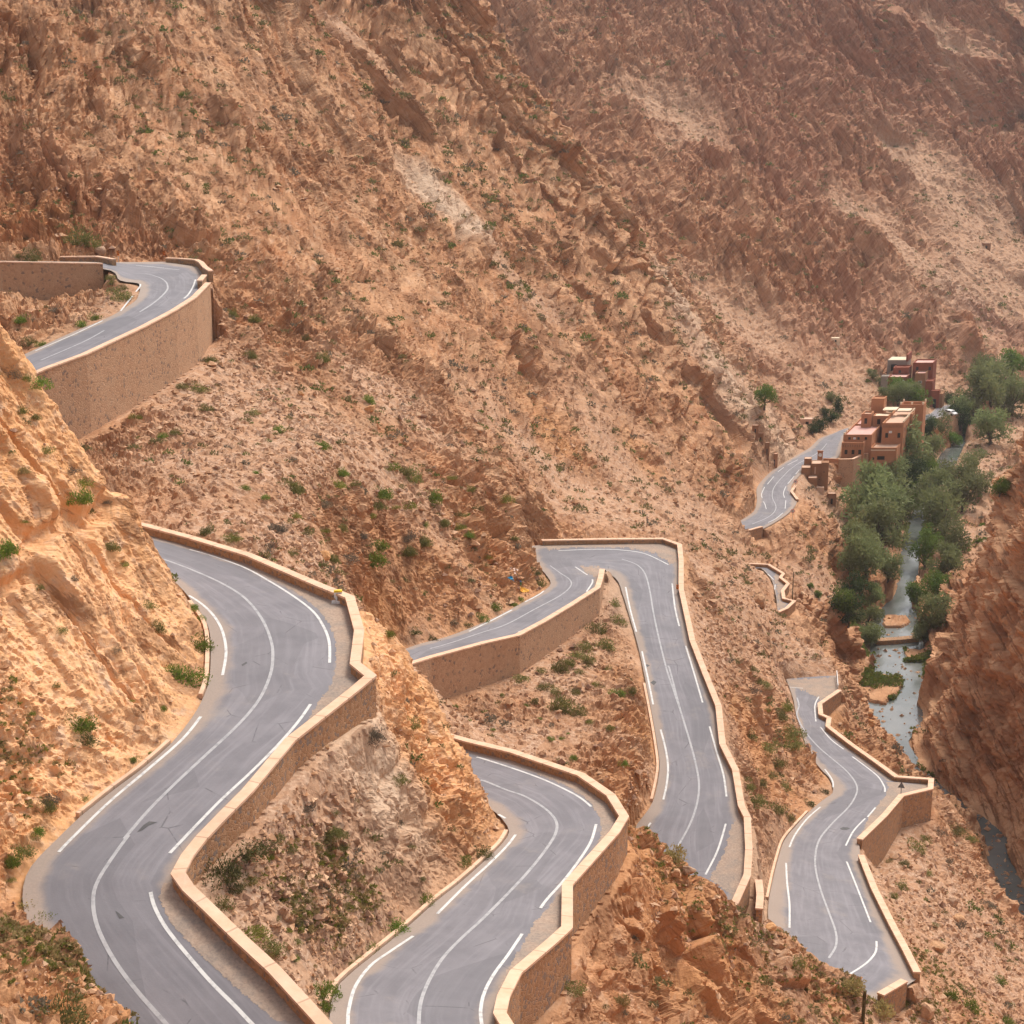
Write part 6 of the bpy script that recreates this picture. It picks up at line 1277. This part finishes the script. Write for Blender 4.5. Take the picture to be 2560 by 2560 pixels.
T(V8, 2.415, (1500, 120, 85, 'brown'), (1330, 190, 72, 'tallgreen'), (1430, 260, 90, 'willow'), (980, 230, 110, 'willow'), (880, 260, 75, 'willow'), (1110, 300, 75, 'willow'), (1280, 460, 60, 'green'), (1400, 420, 75, 'green'), (875, 410, 70, 'dark'), (870, 540, 85, 'dark'), (850, 505, 60, 'green'), (1000, 460, 62, 'willow'), (985, 590, 62, 'willow'), (995, 700, 58, 'willow'), (1385, 560, 85, 'willow'), (1330, 700, 60, 'willow'), (1350, 650, 60, 'brown'), (690, 450, 22, 'green'), (640, 400, 18, 'green'))
gp, n = ground(*V9(1138, 672))
if gp is not None:
    k = depth_of(gp)/FPX; r = empty('slender_tree', gp); tag(r, 'slender bare trunked tree with a thin green top by the far road', 'tree')
    MB().tube([(0, 0, -.4), (.05, 0, 30*k), (-.05, 0, 66*k)], [.2, .16, .08], 7).build('trunk', m_bark, r)
    o = bpy.data.objects.new('crown', TPROTO['dark'][0][0]); COL.objects.link(o); o.parent = r; o.location = (0, 0, 44*k); o.scale = (8*k, 8*k, 15*k)
# ------------------------------------------------------------------ boulders and loose stones
def rock_mesh(seed):
    bm = bmesh.new(); bmesh.ops.create_icosphere(bm, subdivisions=3, radius=1); r = np.random.RandomState(seed)
    pl = r.normal(size=(13, 3)); pl /= np.linalg.norm(pl, axis=1)[:, None]; of = r.uniform(.52, .95, 13)
    for v in bm.verts:
        c = np.array(v.co); d = pl@c; k = np.min(np.where(d > .05, of/np.maximum(d, .05), 9)); c = c*min(k, 1.)
        c += .035*np.sin(c*9+seed)[[1, 2, 0]]; v.co = c
    me = bpy.data.meshes.new('boulder'); bm.to_mesh(me); bm.free(); return me
m_bo, nb, bb = new_mat('boulder_stone', .92, .15); G = NG(nb); p = G.n('ShaderNodeTexCoord').outputs['Object']; oi = G.n('ShaderNodeObjectInfo')
c = G.mix(G.ramp(G.noise(p, 1.4, 6, .65), .3, .7), (.58, .33, .17), (.46, .235, .11)); c = G.mix(G.ramp(G.noise(p, 4, 5, .7), .5, .75, 0, .7), c, (.68, .46, .30))
G.link(G.hsv(c, .5, G.math('ADD', .8, G.math('MULTIPLY', oi.outputs['Random'], .3)), G.math('ADD', .8, G.math('MULTIPLY', oi.outputs['Random'], .35))), bb.inputs['Base Color']); G.link(G.bump(G.noise(p, 6, 6, .7), .6, .1), bb.inputs['Normal'])
RK = [rock_mesh(i) for i in range(6)]
for me in RK: me.materials.append(m_bo)
V11 = V(2.76, 1400, 2000)
BOULD = [(*V11(790, 485), 88, 2.76, 'rounded boulder on the crest of the foreground spur, left of its pair'), (*V11(880, 465), 115, 2.76, 'big orange boulder on the crest of the foreground spur above the straight road'), (*V11(1460, 870), 90, 2.76, 'long orange rock lying lower on the foreground spur crest'),
    (*V3(905, 690), 85, 2.147, 'pale boulder against the corner of the nearest bend wall'), (*V4(20, 185), 75, 2.147, 'square orange block on the slope behind the nearest bend'), (*V6(1495, 1530), 80, 2.0125, 'angular pale boulder outside the lowest right wall'), (*V6(1425, 1845), 115, 2.0125, 'wide white topped boulder at the bottom right'),
    (*V8(1178, 662), 34, 2.415, 'reddish boulder standing in the river above the weir'), (*V8(1237, 825), 30, 2.415, 'dark boulder standing in the river below the weir'), (*V8(1062, 535), 28, 2.415, 'pinkish boulder at the river edge under the trees'), (*V8(1310, 570), 34, 2.415, 'pinkish boulder at the right river edge under the trees'),
    (*V4(38, 1213), 32, 2.147, 'small ochre stone fallen below the nearest bend wall'), (*V10(860, 1215), 80, 2.147, 'orange boulder among shrubs over the graffiti cliff'), (*V10(540, 605), 44, 2.147, 'rounded boulder on the slope below the topmost hairpin'), (*V10(1500, 800), 55, 2.147, 'reddish boulder low on the big mountain slope'),
    (*V6(345, 152), 22, 2.0125, 'flat stone on the slope beside the straight road wall'), (*V1(540, 265), 70, 2.147, 'long boulder beside the topmost road'), (*V10(910, 680), 60, 2.147, 'pale flat boulder on the middle of the mountain slope'), (*V6(1610, 1400), 80, 2.0125, 'large tan boulder on the ledge above the river'), (*V6(1700, 1490), 75, 2.0125, 'squat boulder on the ledge above the river'), (*V6(1560, 1310), 70, 2.0125, 'pale boulder higher on the ledge above the river'),
    (*V8(1010, 1220), 60, 2.415, 'pale boulder at the left edge of the river pool'), (*V8(990, 1160), 70, 2.415, 'brown boulder overhanging the left edge of the river pool'), (*V8(960, 1080), 55, 2.415, 'broken rock on the bank above the river pool'), (*V8(1120, 590), 20, 2.415, 'small stone on the upper gravel bar'), (*V3(940, 750), 36, 2.147, 'small rock at the road edge by the nearest wall corner'), (*V8(75, 280), 95, 2.415, 'orange boulder on the slope above the small zigzag parapet'), (*V8(330, 480), 110, 2.415, 'long orange slab beside the small zigzag parapet')]
for i, (px, py, dia, kk, lbl) in enumerate(BOULD):
    ds = dia/kk; gp, n = ground(px, py+ds*.22)
    if gp is None: continue
    r_ = ds*.5*depth_of(gp)/FPX; o = bpy.data.objects.new('boulder', RK[i % 6]); COL.objects.link(o); o.location = gp+Vector((0, 0, r_*.15)); o.rotation_euler = (rb.uniform(-.4, .4), rb.uniform(-.4, .4), rb.uniform(0, 6.28))
    o.scale = (r_*rb.uniform(1., 1.2), r_*rb.uniform(.85, 1.05), r_*rb.uniform(.75, .95)); tag(o, lbl, 'boulder', 'boulders on the slopes and in the river')
# loose stones: one scattered mass
sw = vis*(free > .25)*(slope < 1.6)*np.clip(140./pr[:, 2], .3, 2.2)*(.12+scree+.35*cut)*(.2+sstep(-.3, .4, vnoise(co/3., 311)))*(1-.9*nearcliff)
ids = scatter(N_STONE, sw); n = len(ids); oc = np.array([[1, 0, 0], [0, 1, 0], [-1, 0, 0], [0, -1, 0], [0, 0, 1], [0, 0, -.7]], float); tr = np.array([[0, 1, 4], [1, 2, 4], [2, 3, 4], [3, 0, 4], [1, 0, 5], [2, 1, 5], [3, 2, 5], [0, 3, 5]])
rad = (.05+.12*rs.rand(n)**2+.28*rs.rand(n)**9)*np.clip(pr[ids, 2]/110., .8, 2.2); ang = rs.rand(n)*6.283; jit = oc[None]*rs.uniform(.6, 1.25, (n, 6, 1))+rs.normal(0, .16, (n, 6, 3)); jit[:, :, 2] *= .7
ca, sa = np.cos(ang)[:, None], np.sin(ang)[:, None]; x_ = jit[:, :, 0]*ca-jit[:, :, 1]*sa; y2 = jit[:, :, 0]*sa+jit[:, :, 1]*ca
vs = np.stack([x_, y2, jit[:, :, 2]], 2)*rad[:, None, None]+co[ids][:, None, :]+np.array([0, 0, 1])*(rad*.25)[:, None, None]
fs = (tr[None]+(np.arange(n)*6)[:, None, None]).reshape(-1, 3); ms2, n2, b2_ = new_mat('loose_stone', .92, .15); G = NG(n2); p = G.pos()
sp = G.n('ShaderNodeSeparateColor'); G.link(G.voro(p, 1.3), sp.inputs[0]); c = G.mix(sp.outputs[0], (.40, .20, .10), (.60, .38, .235)); c = G.mix(G.ramp(sp.outputs[1], .7, .8), c, (.30, .17, .11)); G.link(c, b2_.inputs['Base Color'])
tag(np_mesh('loose_stones', vs.reshape(-1, 3), fs, ms2, smooth=False), 'loose stones and rubble strewn over the scree slopes', 'stones', kind='stuff')
rl, rq = dense(RIVER[8:], 1.2, True, True); pv_ = []
for i in range(340):
    k = rs.randint(len(rl)); f = rs.beta(.6, .6); p = rl[k].lerp(rq[k], f); pv_.append((p.x+rs.uniform(-.6, .6), p.y+rs.uniform(-.6, .6), p.z+.02))
pv_ = np.array(pv_); n = len(pv_); rad = .12+.5*rs.rand(n)**3; jit = oc[None]*rs.uniform(.6, 1.25, (n, 6, 1))+rs.normal(0, .16, (n, 6, 3)); jit[:, :, 2] *= .7
tag(np_mesh('river_stones', (jit*rad[:, None, None]+pv_[:, None, :]).reshape(-1, 3), (tr[None]+(np.arange(n)*6)[:, None, None]).reshape(-1, 3), ms2, smooth=False), 'stones breaking the surface of the shallow river', 'stones', kind='stuff')
# ------------------------------------------------------------------ the air of the valley
mh = bpy.data.materials.new('valley_air'); mh.use_nodes = True; nh = mh.node_tree; nh.nodes.remove(nh.nodes['Principled BSDF'])
pv = nh.nodes.new('ShaderNodeVolumePrincipled'); pv.inputs['Color'].default_value = (.93, .90, .90, 1); pv.inputs['Density'].default_value = HAZE; pv.inputs['Anisotropy'].default_value = .2
nh.links.new(pv.outputs[0], nh.nodes['Material Output'].inputs['Volume'])
hz_ = MB().box(-720, 760, -30, 1345, float(co[:, 2].min())-3, float(co[:, 2].max())+6).build('haze', mh); tag(hz_, 'thin pale haze hanging in the valley air', 'haze', kind='stuff')
print('shrubs', n_ind)
